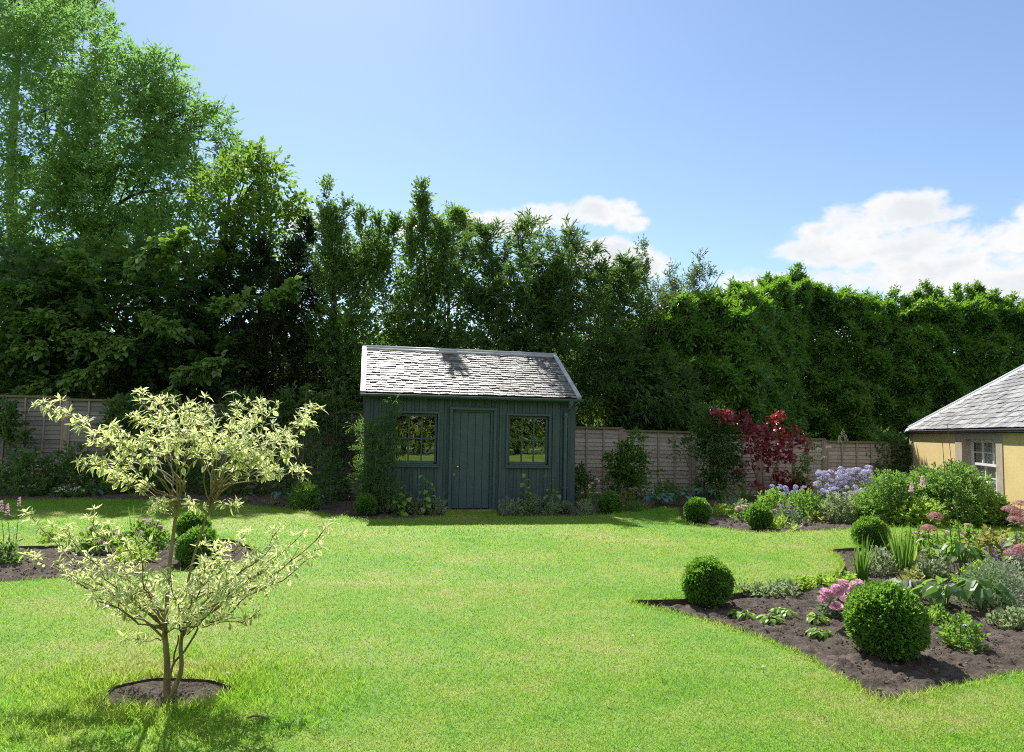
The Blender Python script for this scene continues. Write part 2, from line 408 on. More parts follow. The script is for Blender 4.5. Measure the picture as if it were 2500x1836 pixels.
bm = bmesh.new()
def ring(pts):
    v = [bm.verts.new((float(p[0]), float(p[1]), 0)) for p in pts]
    return [bm.edges.new((v[i], v[(i + 1) % len(v)])) for i in range(len(v))]
# the lawn runs up to the back bed; three island beds are cut out of it
outer = [(-40, -30), (40, -30), (40, 9.0)] + [tuple(p) for p in back[::-1]] + [(-40, 15.0)]
E_ = ring(outer) + ring(bedA) + ring(bedD) + ring(bedE)
bmesh.ops.triangle_fill(bm, use_beauty=True, use_dissolve=False, edges=E_)
bmesh.ops.recalc_face_normals(bm, faces=bm.faces[:])
if sum(f.normal.z for f in bm.faces) < 0: bmesh.ops.reverse_faces(bm, faces=bm.faces[:])
bd = [e for e in bm.edges if len(e.link_faces) == 1]
r_ = bmesh.ops.extrude_edge_only(bm, edges=bd)
for v in [x for x in r_['geom'] if isinstance(x, bmesh.types.BMVert)]: v.co.z = -.15
me = bpy.data.meshes.new('lawn'); bm.to_mesh(me); bm.free(); me.materials.append(LAWN); me.materials.append(SOIL)
for f in me.polygons:
    if abs(f.normal.z) < .5: f.material_index = 1
lawn = bpy.data.objects.new('lawn', me); COL.objects.link(lawn)
props(lawn, 'mown green lawn with paler dry patches', 'lawn', kind='structure')

def soil(pg, step, lim, amp, name, base=-.058):
    x0, y0 = np.maximum(pg.min(0) - .1, lim[0]); x1, y1 = np.minimum(pg.max(0) + .1, lim[1])
    X, Y = np.meshgrid(np.arange(x0, x1, step), np.arange(y0, y1, step)); ny, nx = X.shape
    P = np.stack([X.ravel(), Y.ravel()], 1)
    P = P + rng.uniform(-.3, .3, P.shape) * step
    d = dist_poly(P, pg); ins = inside(P, pg)
    keep = ins | (d < step * 2.5)
    Z = base + amp * (fbm(P[:, 0] * 3.1, P[:, 1] * 3.1, .3) - .4) + amp * .9 * (fbm(P[:, 0] * 13, P[:, 1] * 13, 5.1) - .5) + amp * .8 * (vnoise(P[:, 0] * 34, P[:, 1] * 34, 2.) - .5)
    sd = np.where(ins, d, -d)
    Z = np.where(sd < .12, base - .012 + (Z - base + .012) * np.clip(sd / .12, 0, 1) ** .7, Z)
    i = np.arange((ny - 1) * (nx - 1)); r0, c0 = i // (nx - 1), i % (nx - 1); a = r0 * nx + c0
    q = np.stack([a, a + 1, a + nx + 1, a + nx], 1); q = q[keep[q].all(1)]
    us, inv = np.unique(q, return_inverse=True)
    return props(MB().add(np.column_stack([P, Z])[us], f4=inv.reshape(-1, 4)).build(name, SOIL, smooth=True), 'bare dark garden soil', 'soil', kind='structure')
soil(bedD, .022, ((-99, 0), (9, 99)), .05, 'soil_bed', -.045)
soil(bedA, .035, ((-7, 0), (99, 99)), .06, 'soil_bed', -.035)
soil(bedE, .016, ((-99, 0), (99, 99)), .03, 'soil_bed', -.004)
soil(bedB, .06, ((-16, 0), (16, 24)), .07, 'soil_bed')
# loose crumbs of earth
def crumbs(n, pg, smin, smax, lim=None):
    lo, hi = pg.min(0), pg.max(0)
    if lim: lo, hi = np.maximum(lo, lim[0]), np.minimum(hi, lim[1])
    P = rng.uniform(lo, hi, (n, 2)); P = P[inside(P, pg) & (dist_poly(P, pg) > .05)]
    m = len(P); s = smin * (smax / smin) ** (rng.random(m) ** 2.2)
    o = np.array([[1,0,0],[-1,0,0],[0,1,0],[0,-1,0],[0,0,1],[0,0,-1]], float)
    Q = rdir(m); B = perp(Q, rdir(m)); C = np.cross(Q, B)
    v = (o[None, :, 0:1] * Q[:, None] + o[None, :, 1:2] * B[:, None] + o[None, :, 2:3] * C[:, None]) * (s[:, None, None] * rng.uniform(.6, 1.2, (m, 6, 1)))
    z = (-.06 if pg is not bedE else -.01) + .045 * rng.random(m) * (1 if pg is not bedE else .4)
    v = v * [1, 1, .7] + np.column_stack([P, z])[:, None]
    f = np.array([[0,2,4],[2,1,4],[1,3,4],[3,0,4],[2,0,5],[1,2,5],[3,1,5],[0,3,5]])
    return v.reshape(-1, 3), (np.arange(m)[:, None, None] * 6 + f).reshape(-1, 3)
mb = MB()
for a in ((14000, bedD, .004, .022, ((-9, 0), (5.5, 99))), (3500, bedA, .006, .028, ((-6, 0), (9, 99))), (900, bedE, .003, .012), (5000, bedB, .008, .03, ((-9, 12), (9, 15)))):
    v, f = crumbs(*a); mb.add(v, f3=f)
props(mb.build('soil_crumbs', CLOD), 'loose crumbs of dry earth on the beds', 'soil', kind='stuff')

# grass blades, thinner with distance
mb = MB()
def grass_zone(y0, y1, dens, h, w, lim=.80):
    n = int(dens * (y1 - y0) * lim * (y0 + y1))
    y = rng.uniform(y0 ** 2, y1 ** 2, n) ** .5; x = rng.uniform(-lim, lim, n) * y
    P = np.stack([x, y], 1); P = P[~in_beds(P)]
    grass_at(P, h, w)
def grass_at(P, h, w, lean=.75):
    n = len(P)
    tuft = fbm(P[:, 0] * 1.3, P[:, 1] * 1.3, 9.2); 
    hh = h * rng.uniform(.55, 1.25, n) * (.8 + .4 * tuft)
    a = rng.uniform(0, 2 * math.pi, n); S = np.stack([np.cos(a), np.sin(a), 0 * a], 1) * (w * rng.uniform(.7, 1.2, n))[:, None]
    B = np.column_stack([P, np.full(n, -.006)])
    tip = B + np.column_stack([rng.normal(0, lean, n) * hh, rng.normal(0, lean, n) * hh, hh])
    mid = B * .5 + tip * .5; mid[:, 2] += hh * .14
    v = np.stack([B - S, B + S, mid + S * .8, mid - S * .8, tip], 1)
    i = np.arange(n)[:, None] * 5
    mb.add(v.reshape(-1, 3), f3=i + [3, 2, 4], f4=i + [0, 1, 2, 3])
grass_zone(2.7, 4.6, 16000, .022, .0014)
grass_zone(4.6, 7.0, 9000, .022, .0018)
grass_zone(7.0, 10.0, 4600, .023, .0025)
grass_zone(10.0, 16.5, 2200, .025, .0038)
for pg, k, h in ((bedD, 520, .055), (bedE, 900, .075), (bedA, 200, .055)):
    for i in range(len(pg)):
        a, b = pg[i], pg[(i + 1) % len(pg)]; n = int(k * np.linalg.norm(b - a))
        if a[1] < 2.5 or a[0] > 6 or a[0] < -8: continue
        q = a + (b - a) * rng.random((n, 1)) + rng.normal(0, .03, (n, 2)); q = q[~in_beds(q)]
        if len(q): grass_at(q, h, .0022, .6)
bb = np.array(back)
for i in range(len(bb) - 1):
    a, b = bb[i], bb[i + 1]; n = int(160 * np.linalg.norm(b - a)); q = a + (b - a) * rng.random((n, 1)) + rng.normal(0, .04, (n, 2)); q = q[~in_beds(q)]
    if len(q): grass_at(q, .055, .005, .6)
# lush longer grass around the young dogwood
n = 9000; a = rng.uniform(0, 6.283, n); rr = .3 + .55 * rng.random(n) ** 1.4
q = tc_[:2] + np.stack([np.cos(a) * rr * 1.3, np.sin(a) * rr], 1); q = q[~in_beds(q)]; grass_at(q, .055, .0019, .55)
props(mb.build('grass', GRASS), 'short mown grass blades of the lawn', 'grass', kind='stuff')
# ------------------------------------------------------------------ painted shed
PAINT = surf_mat('shed_paint', (.031,.060,.080), (.052,.088,.112), 3.0, .5, .4, .12, 30, (6, 6, .7), isl=.45)
PAINTD = surf_mat('shed_paint_trim', (.042,.078,.098), (.056,.096,.118), 5.0, .40, .4, .06, 40)
SLATE = surf_mat('slate', (.085,.085,.09), (.155,.155,.155), 7.0, .5, .45, .5, 45, isl=.8, c3=(.22,.22,.205))
LEAD = surf_mat('lead_flashing', (.30,.31,.34), (.42,.43,.46), 6.0, .42, .5, .15, 30)
BRASS = surf_mat('brass', (.55,.38,.14), (.65,.48,.2), 20, .3, .5, metal=1.0)
STONE = surf_mat('pale_stone', (.34,.29,.21), (.46,.40,.30), 6.0, .85, .2, .25, 60)
def glass_mat(name, refl, tint):
    m, nt, N, Lk = new_mat(name)
    g_ = nd(N, 'ShaderNodeBsdfGlossy'); g_.inputs['Color'].default_value = (.95, .97, .95, 1); g_.inputs['Roughness'].default_value = .0
    nz = nd(N, 'ShaderNodeTexNoise', i_Scale=2.6, i_Detail=1.0); tc = N.new('ShaderNodeTexCoord'); Lk.new(tc.outputs['Object'], nz.inputs['Vector'])
    bu = nd(N, 'ShaderNodeBump', i_Strength=.03, i_Distance=.02); Lk.new(nz.outputs['Fac'], bu.inputs['Height']); Lk.new(bu.outputs[0], g_.inputs['Normal'])
    t = nd(N, 'ShaderNodeBsdfTransparent'); t.inputs['Color'].default_value = c4(tint)
    x = nd(N, 'ShaderNodeMixShader'); x.inputs[0].default_value = refl
    Lk.new(t.outputs[0], x.inputs[1]); Lk.new(g_.outputs[0], x.inputs[2])
    o = N.new('ShaderNodeOutputMaterial'); Lk.new(x.outputs[0], o.inputs['Surface'])
    return m
GLASS = glass_mat('window_glass', .30, (.75, .8, .78))
SU, SV = 2.005, 3.43          # half width of the wall, depth of the shed
ZE, ZR, VE, VR = 2.147, 3.147, -.129, 1.716
shed = thing('garden_shed', 'small dark blue green boarded garden shed with slate roof, one door and two windows', 'shed', (-.717, 13.526, 0), .2069)
WA, WB = (-1.514, -.6352, .7915, 1.8202), (.6378, 1.5068, .7915, 1.8202)
DO = (-.4408, .4408, 0, 1.9148)
OPEN = [(o[0] + .03, o[1] - .03, o[2] + .03, o[3] - .03) for o in (WA, WB)] + [(DO[0] + .03, DO[1] - .03, -.1, DO[3] - .03)]
def strip_spans(u0, u1, z0, z1, opens):
    sp = [(z0, z1)]
    for a, b, c, d in opens:
        if u1 <= a + .004 or u0 >= b - .004: continue
        sp = [s for lo, hi in sp for s in ((lo, min(hi, c)), (max(lo, d), hi)) if s[1] - s[0] > .01]
    return sp
w = MB()
ztop = ZE - .03
cuts = sorted({-SU, SU, *[o[0] for o in OPEN], *[o[1] for o in OPEN]})
for a, b in zip(cuts[:-1], cuts[1:]):
    for lo, hi in strip_spans(a, b, -.08, ztop - .02, OPEN): w.box(a, b, .03, .09, lo, hi)
def boards(place, u0, u1, z0, ztopf, opens=()):
    u = u0; k = 0
    while u < u1 - .01:
        wd = min((.098 if k % 2 == 0 else .052) * rng.uniform(.92, 1.08), u1 - u)
        pr = (0 if k % 2 == 0 else .013) + rng.uniform(0, .003)
        segs = {u, u + wd - .005, *[x for o in opens for x in o[:2] if u < x < u + wd - .005]}
        segs = sorted(segs)
        for a, b in zip(segs[:-1], segs[1:]):
            for lo, hi in strip_spans(a, b, z0, ztopf((a + b) / 2), opens): place(a, b, pr, lo, hi)
        u += wd; k += 1
boards(lambda a, b, pr, lo, hi: w.box(a, b, .008 - pr, .028, lo, hi), -SU, SU, -.06, lambda u: ztop - .03, [(o[0], o[1], o[2], o[3]) for o in (WA, WB)] + [(DO[0], DO[1], -.1, DO[3])])
def gable(v):
    return ztop - .05 + (ZR - ZE) * max(0, 1 - abs(v - VR) / (VR - VE))
for sg in (-1, 1):
    X0, X1 = (-SU, -SU + .06) if sg < 0 else (SU - .06, SU)
    n = 24; vs = np.linspace(.095, SV, n)
    for a, b in zip(vs[:-1], vs[1:]):
        zt = min(gable(a), gable(b)); w.box(X0, X1, a, b, -.08, zt)
    boards(lambda a, b, pr, lo, hi: w.box(*( (X0 - .016 - pr, X0 - .002) if sg < 0 else (X1 + .002, X1 + .016 + pr)), a, b, lo, hi), .03, SV, -.06, gable)
w.box(-SU + .062, SU - .062, SV - .06, SV, -.08, ztop)
w.build('wall', PAINT, shed)
MB().box(-SU + .07, SU - .07, .1, SV - .07, -.05, .0).build('floor_boards', BARK, shed)

def slate_slope(mb_, O, Xd, Ud, Wd, Ld, rows, wavg, inside_f=None, th=.012, jit=1.0):
    """individual slates laid in courses: O lower corner, Xd along eaves, Ud up the slope"""
    Nn = np.cross(Xd, Ud); ex = Ld / rows
    for r in range(rows):
        x = -rng.uniform(0, wavg); 
        rowj = rng.normal(0, .006)
        while x < Wd:
            wd = wavg * rng.uniform(.65, 1.35); x0, x1 = max(x, 0), min(x + wd - .006, Wd)
            x += wd
            if x1 - x0 < .03: continue
            y0 = r * ex + rowj + rng.normal(0, .007) * jit; y1 = min((r + 1) * ex + ex * .55, Ld)
            if inside_f is not None:
                lo, hi = inside_f(y0)
                x0c, x1c = max(x0, lo), min(x1, hi)
                if x1c - x0c < .03: continue
                x0, x1 = x0c, x1c
                lo2, hi2 = inside_f(y1); xa, xb = max(x0, lo2), min(x1, hi2)
                xb = max(xb, xa + .005)
            else: xa, xb = x0, x1
            lift0, lift1 = .019 + rng.uniform(0, .009) * jit, .002
            t1 = th * rng.uniform(.7, 1.5)
            sk = rng.normal(0, .006) * jit
            c = [(x0, y0 + sk, lift0), (x1, y0 - sk, lift0 + rng.normal(0, .002)), (xb, y1, lift1), (xa, y1, lift1)]
            # rough lower corners
            v = [O + Xd * a + Ud * b + Nn * cc for a, b, cc in c] + [O + Xd * a + Ud * b + Nn * (cc + t1) for a, b, cc in c]
            mb_.add(v, f4=[[0,3,2,1],[4,5,6,7],[0,1,5,4],[1,2,6,5],[2,3,7,6],[3,0,4,7]])
roof = MB()
sl = math.hypot(VR - VE, ZR - ZE); ud = np.array([0, (VR - VE) / sl, (ZR - ZE) / sl]); nn = np.array([0, -ud[2], ud[1]])
UL, UR = -2.084, 2.068
def slab(m_, u0, u1, O, U, L, t):
    Nn = np.cross(np.array([1.0, 0, 0]), U)
    v = [O + np.array([u, 0, 0]) + U * l + Nn * h for h in (-t, -.002) for l in (0, L) for u in (u0, u1)]
    m_.add(v, f4=[[0,2,3,1],[4,5,7,6],[0,1,5,4],[2,6,7,3],[0,4,6,2],[1,3,7,5]])
O_ = np.array([0, VE, ZE - .012]); slab(roof, UL, UR, O_, ud, sl, .05)
O2 = np.array([0, 2 * VR - VE, ZE - .012]); ub = np.array([0, -ud[1], ud[2]])
v = [O2 + np.array([u, 0, 0]) + ub * l + np.array([0, nn[2] * 0 + ud[2], ud[1]]) * h for h in (-.05, .02) for l in (0, sl) for u in (UL, UR)]
roof.add(v, f4=[[0,1,3,2],[4,6,7,5],[0,4,5,1],[2,3,7,6],[0,2,6,4],[1,5,7,3]])
ro = roof.build('roof', surf_mat('roof_boarding', (.03,.03,.03), (.06,.06,.06), 5, .8), shed)
s_ = MB(); slate_slope(s_, np.array([UL + .05, VE - .01, ZE - .012 - .006]), np.array([1.0, 0, 0]), ud, UR - UL - .1, sl - .06, 19, .15)
s_.build('slate_covering', SLATE, ro)
f_ = MB()
for a, b in ((UL - .012, UL + .075), (UR - .075, UR + .012)):
    Nn = nn
    v = [np.array([u, VE - .02, ZE - .03]) + ud * l + Nn * h for h in (.0, .055) for l in (0, sl + .03) for u in (a, b)]
    f_ = MB(); f_.add(v, f4=[[0,2,3,1],[4,5,7,6],[0,1,5,4],[2,6,7,3],[0,4,6,2],[1,3,7,5]])
    f_.build('verge_flashing', LEAD, ro)
f_ = MB()
v = [np.array([u, VE, ZE]) + ud * l + nn * h for h in (.012, .034) for l in (sl - .13, sl + .02) for u in (UL + .02, UR - .02)]
f_.add(v, f4=[[0,2,3,1],[4,5,7,6],[0,1,5,4],[2,6,7,3],[0,4,6,2],[1,3,7,5]])
f_.tube([[UL - .01, VR + .01, ZR + .03], [0, VR + .01, ZR + .035], [UR + .01, VR + .01, ZR + .03]], .032, 10)
f_.build('ridge_flashing', LEAD, ro, smooth=True)
# gutter: half round channel with brackets
gt = MB(); k = 9; th_ = np.linspace(math.pi, 2 * math.pi, k)
for rr in (.052, .046):
    v = []
    for u in (UL - .02, UR + .045): v += [[u, VE - .045 + rr * math.cos(t), ZE - .035 + rr * math.sin(t)] for t in th_]
    gt.add(v, f4=[[i, i + 1, k + i + 1, k + i] for i in range(k - 1)])
for u in (UL - .02, UR + .045):
    v = [[u, VE - .045 + .052 * math.cos(t), ZE - .035 + .052 * math.sin(t)] for t in th_] + [[u, VE - .045, ZE - .035]]
    gt.add(v, f3=[[i, i + 1, k] for i in range(k - 1)])
gt.tube([[UL - .02, VE - .097, ZE - .035], [UR + .045, VE - .097, ZE - .035]], .006, 5)
for u in np.linspace(UL + .2, UR - .2, 6): gt.box(u - .012, u + .012, VE - .10, VE + .02, ZE - .095, ZE - .088)
gt.build('gutter', PAINTD, shed)
dp = MB(); U = 1.80
dp.tube([[U + .07, VE - .045, ZE - .085], [U + .07, VE - .045, ZE - .15], [U + .05, VE - .02, ZE - .2], [U + .01, -.06, ZE - .27], [U, -.055, ZE - .32], [U, -.055, -.02]], .032, 12)
for z, r in ((ZE - .10, .045), (ZE - .33, .043), (.42, .041), (1.0, .035)): dp.tube([[U + (.07 if z > ZE - .2 else 0), -.055 if z < ZE - .2 else VE - .045, z - .03], [U + (.07 if z > ZE - .2 else 0), -.055 if z < ZE - .2 else VE - .045, z + .03]], r, 12)
for z in (.42, ZE - .36): dp.box(U - .06, U + .06, -.045, -.012, z - .012, z + .012)
dp.build('downpipe', PAINTD, shed, smooth=False)
# windows
for o in (WA, WB):
    a, b, c, d = o
    fr = MB(); t = .045
    # outer architrave, proud of the boards
    fr.box(a, b, -.048, .02, d - t * .8, d); fr.box(a, a + t * .7, -.044, .02, c + .03, d - t * .8 - .002); fr.box(b - t * .7, b, -.044, .02, c + .03, d - t * .8 - .002)
    # sash
    i0, i1, j0, j1 = a + t, b - t, c + .085, d - t
    fr.box(i0, i0 + .035, .022, .06, j0, j1); fr.box(i1 - .035, i1, .022, .06, j0, j1)
    fr.box(i0 + .035, i1 - .035, .022, .06, j1 - .045, j1); fr.box(i0 + .035, i1 - .035, .022, .06, j0 - .02, j0 + .03)
    fw = fr.build('window', PAINTD, shed)
    sm_ = MB(); sm_.box(a - .012, b + .012, -.05, .02, c, c + .028); sm_.box(a + .004, b - .004, -.02, .021, c + .03, c + .062); sm_.build('sill', PAINTD, fw)
    gb = MB(); g0, g1, h0, h1 = i0 + .035, i1 - .035, j0 + .03, j1 - .045
    for q in (1, 2):
        x = g0 + (g1 - g0) * q / 3; gb.box(x - .012, x + .012, .022, .05, h0, h1)
    zm = (h0 + h1) / 2; gb.box(g0, g1, .024, .048, zm - .012, zm + .012)
    gb.build('glazing_bar', PAINTD, fw)
    p0 = MB().add([[g0, .044, h0], [g1, .044, h0], [g1, .044, h1], [g0, .044, h1]], f4=[[0, 1, 2, 3]]).build('pane', GLASS, fw)
# door
a, b, c, d = DO
fr = MB(); fr.box(a, a + .045, -.05, .03, -.03, d - .047); fr.box(b - .045, b, -.05, .03, -.03, d - .047); fr.box(a - .01, b + .01, -.056, .03, d - .045, d)
fr.box(a + .047, a + .062, .005, .07, 0, d - .05); fr.box(b - .1, b - .047, .005, .07, 0, d - .05); fr.box(a + .064, b - .102, .005, .07, d - .085, d - .047)
fr.build('door_frame', PAINTD, shed)
dr = MB(); n = 5; x0, x1 = a + .066, b - .104; bw = (x1 - x0) / n
for i in range(n): dr.box(x0 + bw * i + .0035, x0 + bw * (i + 1) - .0035, .03 + rng.uniform(0, .002), .055, .03, d - .09)
dr.box(x0, x1, .0565, .07, .03, d - .09)
door = dr.build('door', PAINTD, shed)
kn = MB(); q = 12
prof = [(.022, .0), (.024, .006), (.010, .010), (.009, .028), (.020, .036), (.026, .048), (.020, .060), (.0, .064)]
v = []; 
for r, y in prof: v += [[x0 + .1 + r * math.cos(t), .0285 - y, .80 + r * math.sin(t)] for t in np.linspace(0, 2 * math.pi, q, endpoint=False)]
kn.add(v, f4=[[i * q + j, i * q + (j + 1) % q, (i + 1) * q + (j + 1) % q, (i + 1) * q + j] for i in range(len(prof) - 1) for j in range(q)])
kn.build('knob', BRASS, door, smooth=True)
kp = MB(); kp.box(x0 + .03, x0 + .052, .0235, .0288, .628, .675); kp.tube([[x0 + .041, .023, .652], [x0 + .041, .019, .652]], .008, 8); kp.build('lock_plate', BRASS, door)
MB().box(a - .03, b + .02, -.035, .02, -.06, .006).build('doorstep', STONE, shed)

# ------------------------------------------------------------------ cottage
OCHRE = surf_mat('ochre_render', (.62,.48,.21), (.70,.55,.26), 2.0, .9, .15, .25, 90)
WHITEP = surf_mat('white_paint', (.74,.74,.72), (.8,.8,.78), 5, .4, .4)
CURTAIN = surf_mat('blind', (.42,.46,.42), (.5,.54,.5), 3, .8, .1, 0, 40)
C0 = at(2221, 1060, 19.5); C1 = at(2500, 1048, 12.2)
wd_ = nrm(C1[:2] - C0[:2]); ang = math.atan2(wd_[1], wd_[0])
cot = thing('cottage', 'yellow rendered cottage with stone corners, sash window and hipped slate roof', 'house', (C0[0], C0[1], 0), ang)
def wall_x(px, py=1100):
    d = ray(px, py); A = np.array([[wd_[0], -d[0]], [wd_[1], -d[1]]]); s = np.linalg.solve(A, -C0[:2]); return s[0], HCAM + d[2] * s[1]
EH = wall_x(2330, 1050)[1]     # eaves height
WX0, WX1 = wall_x(2350)[0], wall_x(2433)[0]
SX0, SX1 = wall_x(2334)[0], wall_x(2449)[0]
WT = wall_x(2350, 1072)[1]
if WT > EH - .12: WT = EH - .12
LEN, DEP, WBOT = 12.0, 7.0, .45
w = MB(); w.box(0, SX0, 0, .3, -.2, EH); w.box(SX1, LEN, 0, .3, -.2, EH); w.box(SX0, SX1, 0, .3, -.2, WBOT - .12); w.box(SX0, SX1, .02, .3, WT + .17, EH)
w.box(0, .3, .3, DEP, -.2, EH); w.box(LEN - .3, LEN, .3, DEP, -.2, EH); w.box(.3, LEN - .3, DEP - .3, DEP, -.2, EH)
w.build('wall', OCHRE, cot)
q = MB(); z = -.2; k = 0
while z < EH - .02:
    h = min(.3, EH - .01 - z); ln = .36
    q.box(-.012, ln, -.012, .0, z + .004, z + h - .004); q.box(-.012, -.001, .0, ln, z + .004, z + h - .004); z += h; k += 1
q.build('quoin', STONE, cot)
w = MB(); w.box(SX0, WX0, -.015, .28, WBOT, WT); w.box(WX1, SX1, -.015, .28, WBOT, WT); w.box(SX0, SX1, -.017, .28, WT, min(WT + .17, EH - .02)); w.box(SX0 - .06, SX1 + .06, -.05, .28, WBOT - .12, WBOT)
wn = w.build('window', STONE, cot)
fr = MB(); y0, y1 = .15, .21; a, b = WX0 + .005, WX1 - .005; mid = (WBOT + WT) / 2
for lo, hi, yy in ((mid, WT - .004, y0), (WBOT + .004, mid + .04, y0 + .045)):
    fr.box(a, a + .09, yy, yy + .04, lo, hi); fr.box(b - .09, b, yy, yy + .04, lo, hi); fr.box(a + .09, b - .09, yy, yy + .04, hi - .06, hi); fr.box(a + .09, b - .09, yy, yy + .04, lo, lo + .045)
    for i in (1, 2): x = a + .09 + (b - a - .18) * i / 3; fr.box(x - .022, x + .022, yy + .006, yy + .034, lo + .045, hi - .06)
    zc = (lo + hi) / 2; fr.box(a + .09, b - .09, yy + .008, yy + .032, zc - .011, zc + .011)
fr.build('sash', WHITEP, wn)
MB().add([[a, .205, WBOT], [b, .205, WBOT], [b, .205, WT], [a, .205, WT]], f4=[[0,1,2,3]]).build('pane', glass_mat('cottage_glass', .25, (.85, .9, .88)), wn)
MB().box(a, b, .29, .32, WBOT, WT).build('blind', CURTAIN, wn)
rs = .73; ov = .05; run = DEP / 2 + ov
rz0 = EH - .01
rf = MB(); hp = run * rs
v = [[-ov, -ov, rz0], [LEN + ov, -ov, rz0], [LEN + ov, DEP + ov, rz0], [-ov, DEP + ov, rz0], [-ov + run, DEP / 2, rz0 + hp], [LEN + ov - run, DEP / 2, rz0 + hp]]
rf.add(v, f4=[[0,1,5,4],[2,3,4,5],[3,2,1,0]], f3=[[1,2,5],[3,0,4]])
rr = rf.build('roof', SLATE, cot)
sL = math.hypot(run, hp); U_ = np.array([0, run / sL, hp / sL])
s_ = MB(); slate_slope(s_, np.array([-ov, -ov - .012, rz0 + .012]), np.array([1.0, 0, 0]), U_, LEN + 2 * ov, sL, 24, .26, lambda y: (y * run / sL, LEN + 2 * ov - y * run / sL), .012, .5)
s_.build('slate_covering', SLATE, rr)
hl = MB()
A_, B_ = np.array([-ov, -ov, rz0 + .04]), np.array([-ov + run, DEP / 2, rz0 + hp + .04])
hl.tube([A_ * (1 - t) + B_ * t + [0, 0, .03] for t in np.linspace(.01, 1, 6)], .045, 8)
dv = nrm(B_ - A_)
for Xn, sgn in ((np.array([1.0, 0, 0]), 1), (np.array([0, 1.0, 0]), 1)):
    nrm_ = nrm(np.cross(dv, Xn)); nrm_ = nrm_ if nrm_[2] > 0 else -nrm_
    o1 = nrm(Xn - dv * (Xn @ dv)) * .24
    hl.add([A_ + nrm_ * .03, A_ + o1 + nrm_ * .01, B_ + o1 + nrm_ * .01, B_ + nrm_ * .03], f4=[[0,1,2,3]])
hl.build('hip_flashing', surf_mat('pale_lead', (.5,.52,.56), (.62,.64,.68), 5, .5, .4), rr, smooth=False)
gt = MB(); rr_ = .045; k = 9
v = []
for u in (-ov - .05, LEN + ov): v += [[u, -ov - .035 + rr_ * math.cos(t), rz0 - .0 + rr_ * math.sin(t)] for t in th_]
gt.add(v, f4=[[i, i + 1, k + i + 1, k + i] for i in range(k - 1)])
gt.box(-ov, LEN + ov, -ov + .005, -.002, rz0 - .06, rz0 - .004); gt.tube([[-ov - .05, -ov - .08, rz0], [LEN + ov, -ov - .08, rz0]], .010, 6)
v = [[-ov - .05, -ov - .035 + rr_ * math.cos(t), rz0 + rr_ * math.sin(t)] for t in th_] + [[-ov - .05, -ov - .035, rz0]]
gt.add(v, f3=[[i, i + 1, k] for i in range(k - 1)])
gt.build('gutter', surf_mat('dark_gutter', (.045,.055,.075), (.06,.07,.09), 5, .45, .4), cot)

# ------------------------------------------------------------------ fences behind the beds
FW = surf_mat('weathered_board', (.29,.262,.24), (.38,.35,.325), 5.0, .85, .15, .4, 40, (1, 1, 9), isl=.4, c3=(.45,.42,.395))
FP = surf_mat('weathered_post', (.25,.22,.19), (.34,.30,.26), 8.0, .85, .15, .3, 40, (6, 6, 1))
FMOSS = surf_mat('mossy_cap', (.12,.13,.06), (.19,.18,.11), 9.0, .9, .1, .3, 40)
def fence(name, label, x0, x1, ztop_f, ybase, slope, first=0.0, wood=None):
    F = thing(name, label, 'fence', (x0, ybase + slope * x0, 0), math.atan(slope))
    L = (x1 - x0) * math.sqrt(1 + slope ** 2); PW = 1.88; u = -first; i = 0
    while u < L:
        xw = x0 + (u + PW / 2) * math.cos(math.atan(slope)); zt = ztop_f(xw)
        MB().box(u - .05, u + .05, -.03, .07, -.15, zt + .02).build('post', FP, F)
        p = MB(); a, b = u + .055, u + PW - .055; z = zt - 1.62; rows = 15; hh = 1.56 / rows
        for r in range(rows):
            zz = z + r * hh; n = 14; xs = np.linspace(a, b, n + 1)
            wob = .012 * (fbm(xs * 5 + 31 * i, np.full(n + 1, r * 3.7), 1.0) - .5) * 2 + rng.normal(0, .006)
            top = zz + hh * 1.12
            v = []
            for x, wv in zip(xs, wob): v += [[x, .0, zz + wv], [x, .018, top], [x, .006 + .006, zz + wv]]
            fq = []
            for j in range(n): A = j * 3; fq += [[A, A + 3, A + 4, A + 1], [A, A + 2, A + 5, A + 3]]
            p.add(v, f4=fq)
        pn = p.build('fence_panel', wood or FW, F)
        bt = MB()
        for q in range(5):
            x = a + (b - a) * q / 4; x = min(max(x, a + .022), b - .022); bt.box(x - .02, x + .02, -.024, -.003, zt - 1.64, zt - .05)
        bt.build('batten', FP, pn)
        MB().box(a - .05, b + .05, -.04, .045, zt - .048, zt + .0).build('capping', FMOSS, pn)
        MB().box(a, b, .0, .04, -.15, zt - 1.625).build('gravel_board', FP, pn)
        u += PW; i += 1
fence('fence', 'weathered waney board fence running from the blue green shed towards the yellow cottage', -.6, 10.4, lambda x: 1.69 - .032 * x, 17.35, .2, .3)
fence('fence', 'shaded grey board fence under the tall green trees', -16.0, -3.2, lambda x: 1.86 - .028 * (x + 3), 17.35, .06, 0, surf_mat('shaded_board', (.15,.145,.145), (.22,.21,.205), 5.0, .85, .15, .4, 40, (1, 1, 9), isl=.4, c3=(.27,.26,.25)))  # boards darker here: shade under the trees is put into the colour
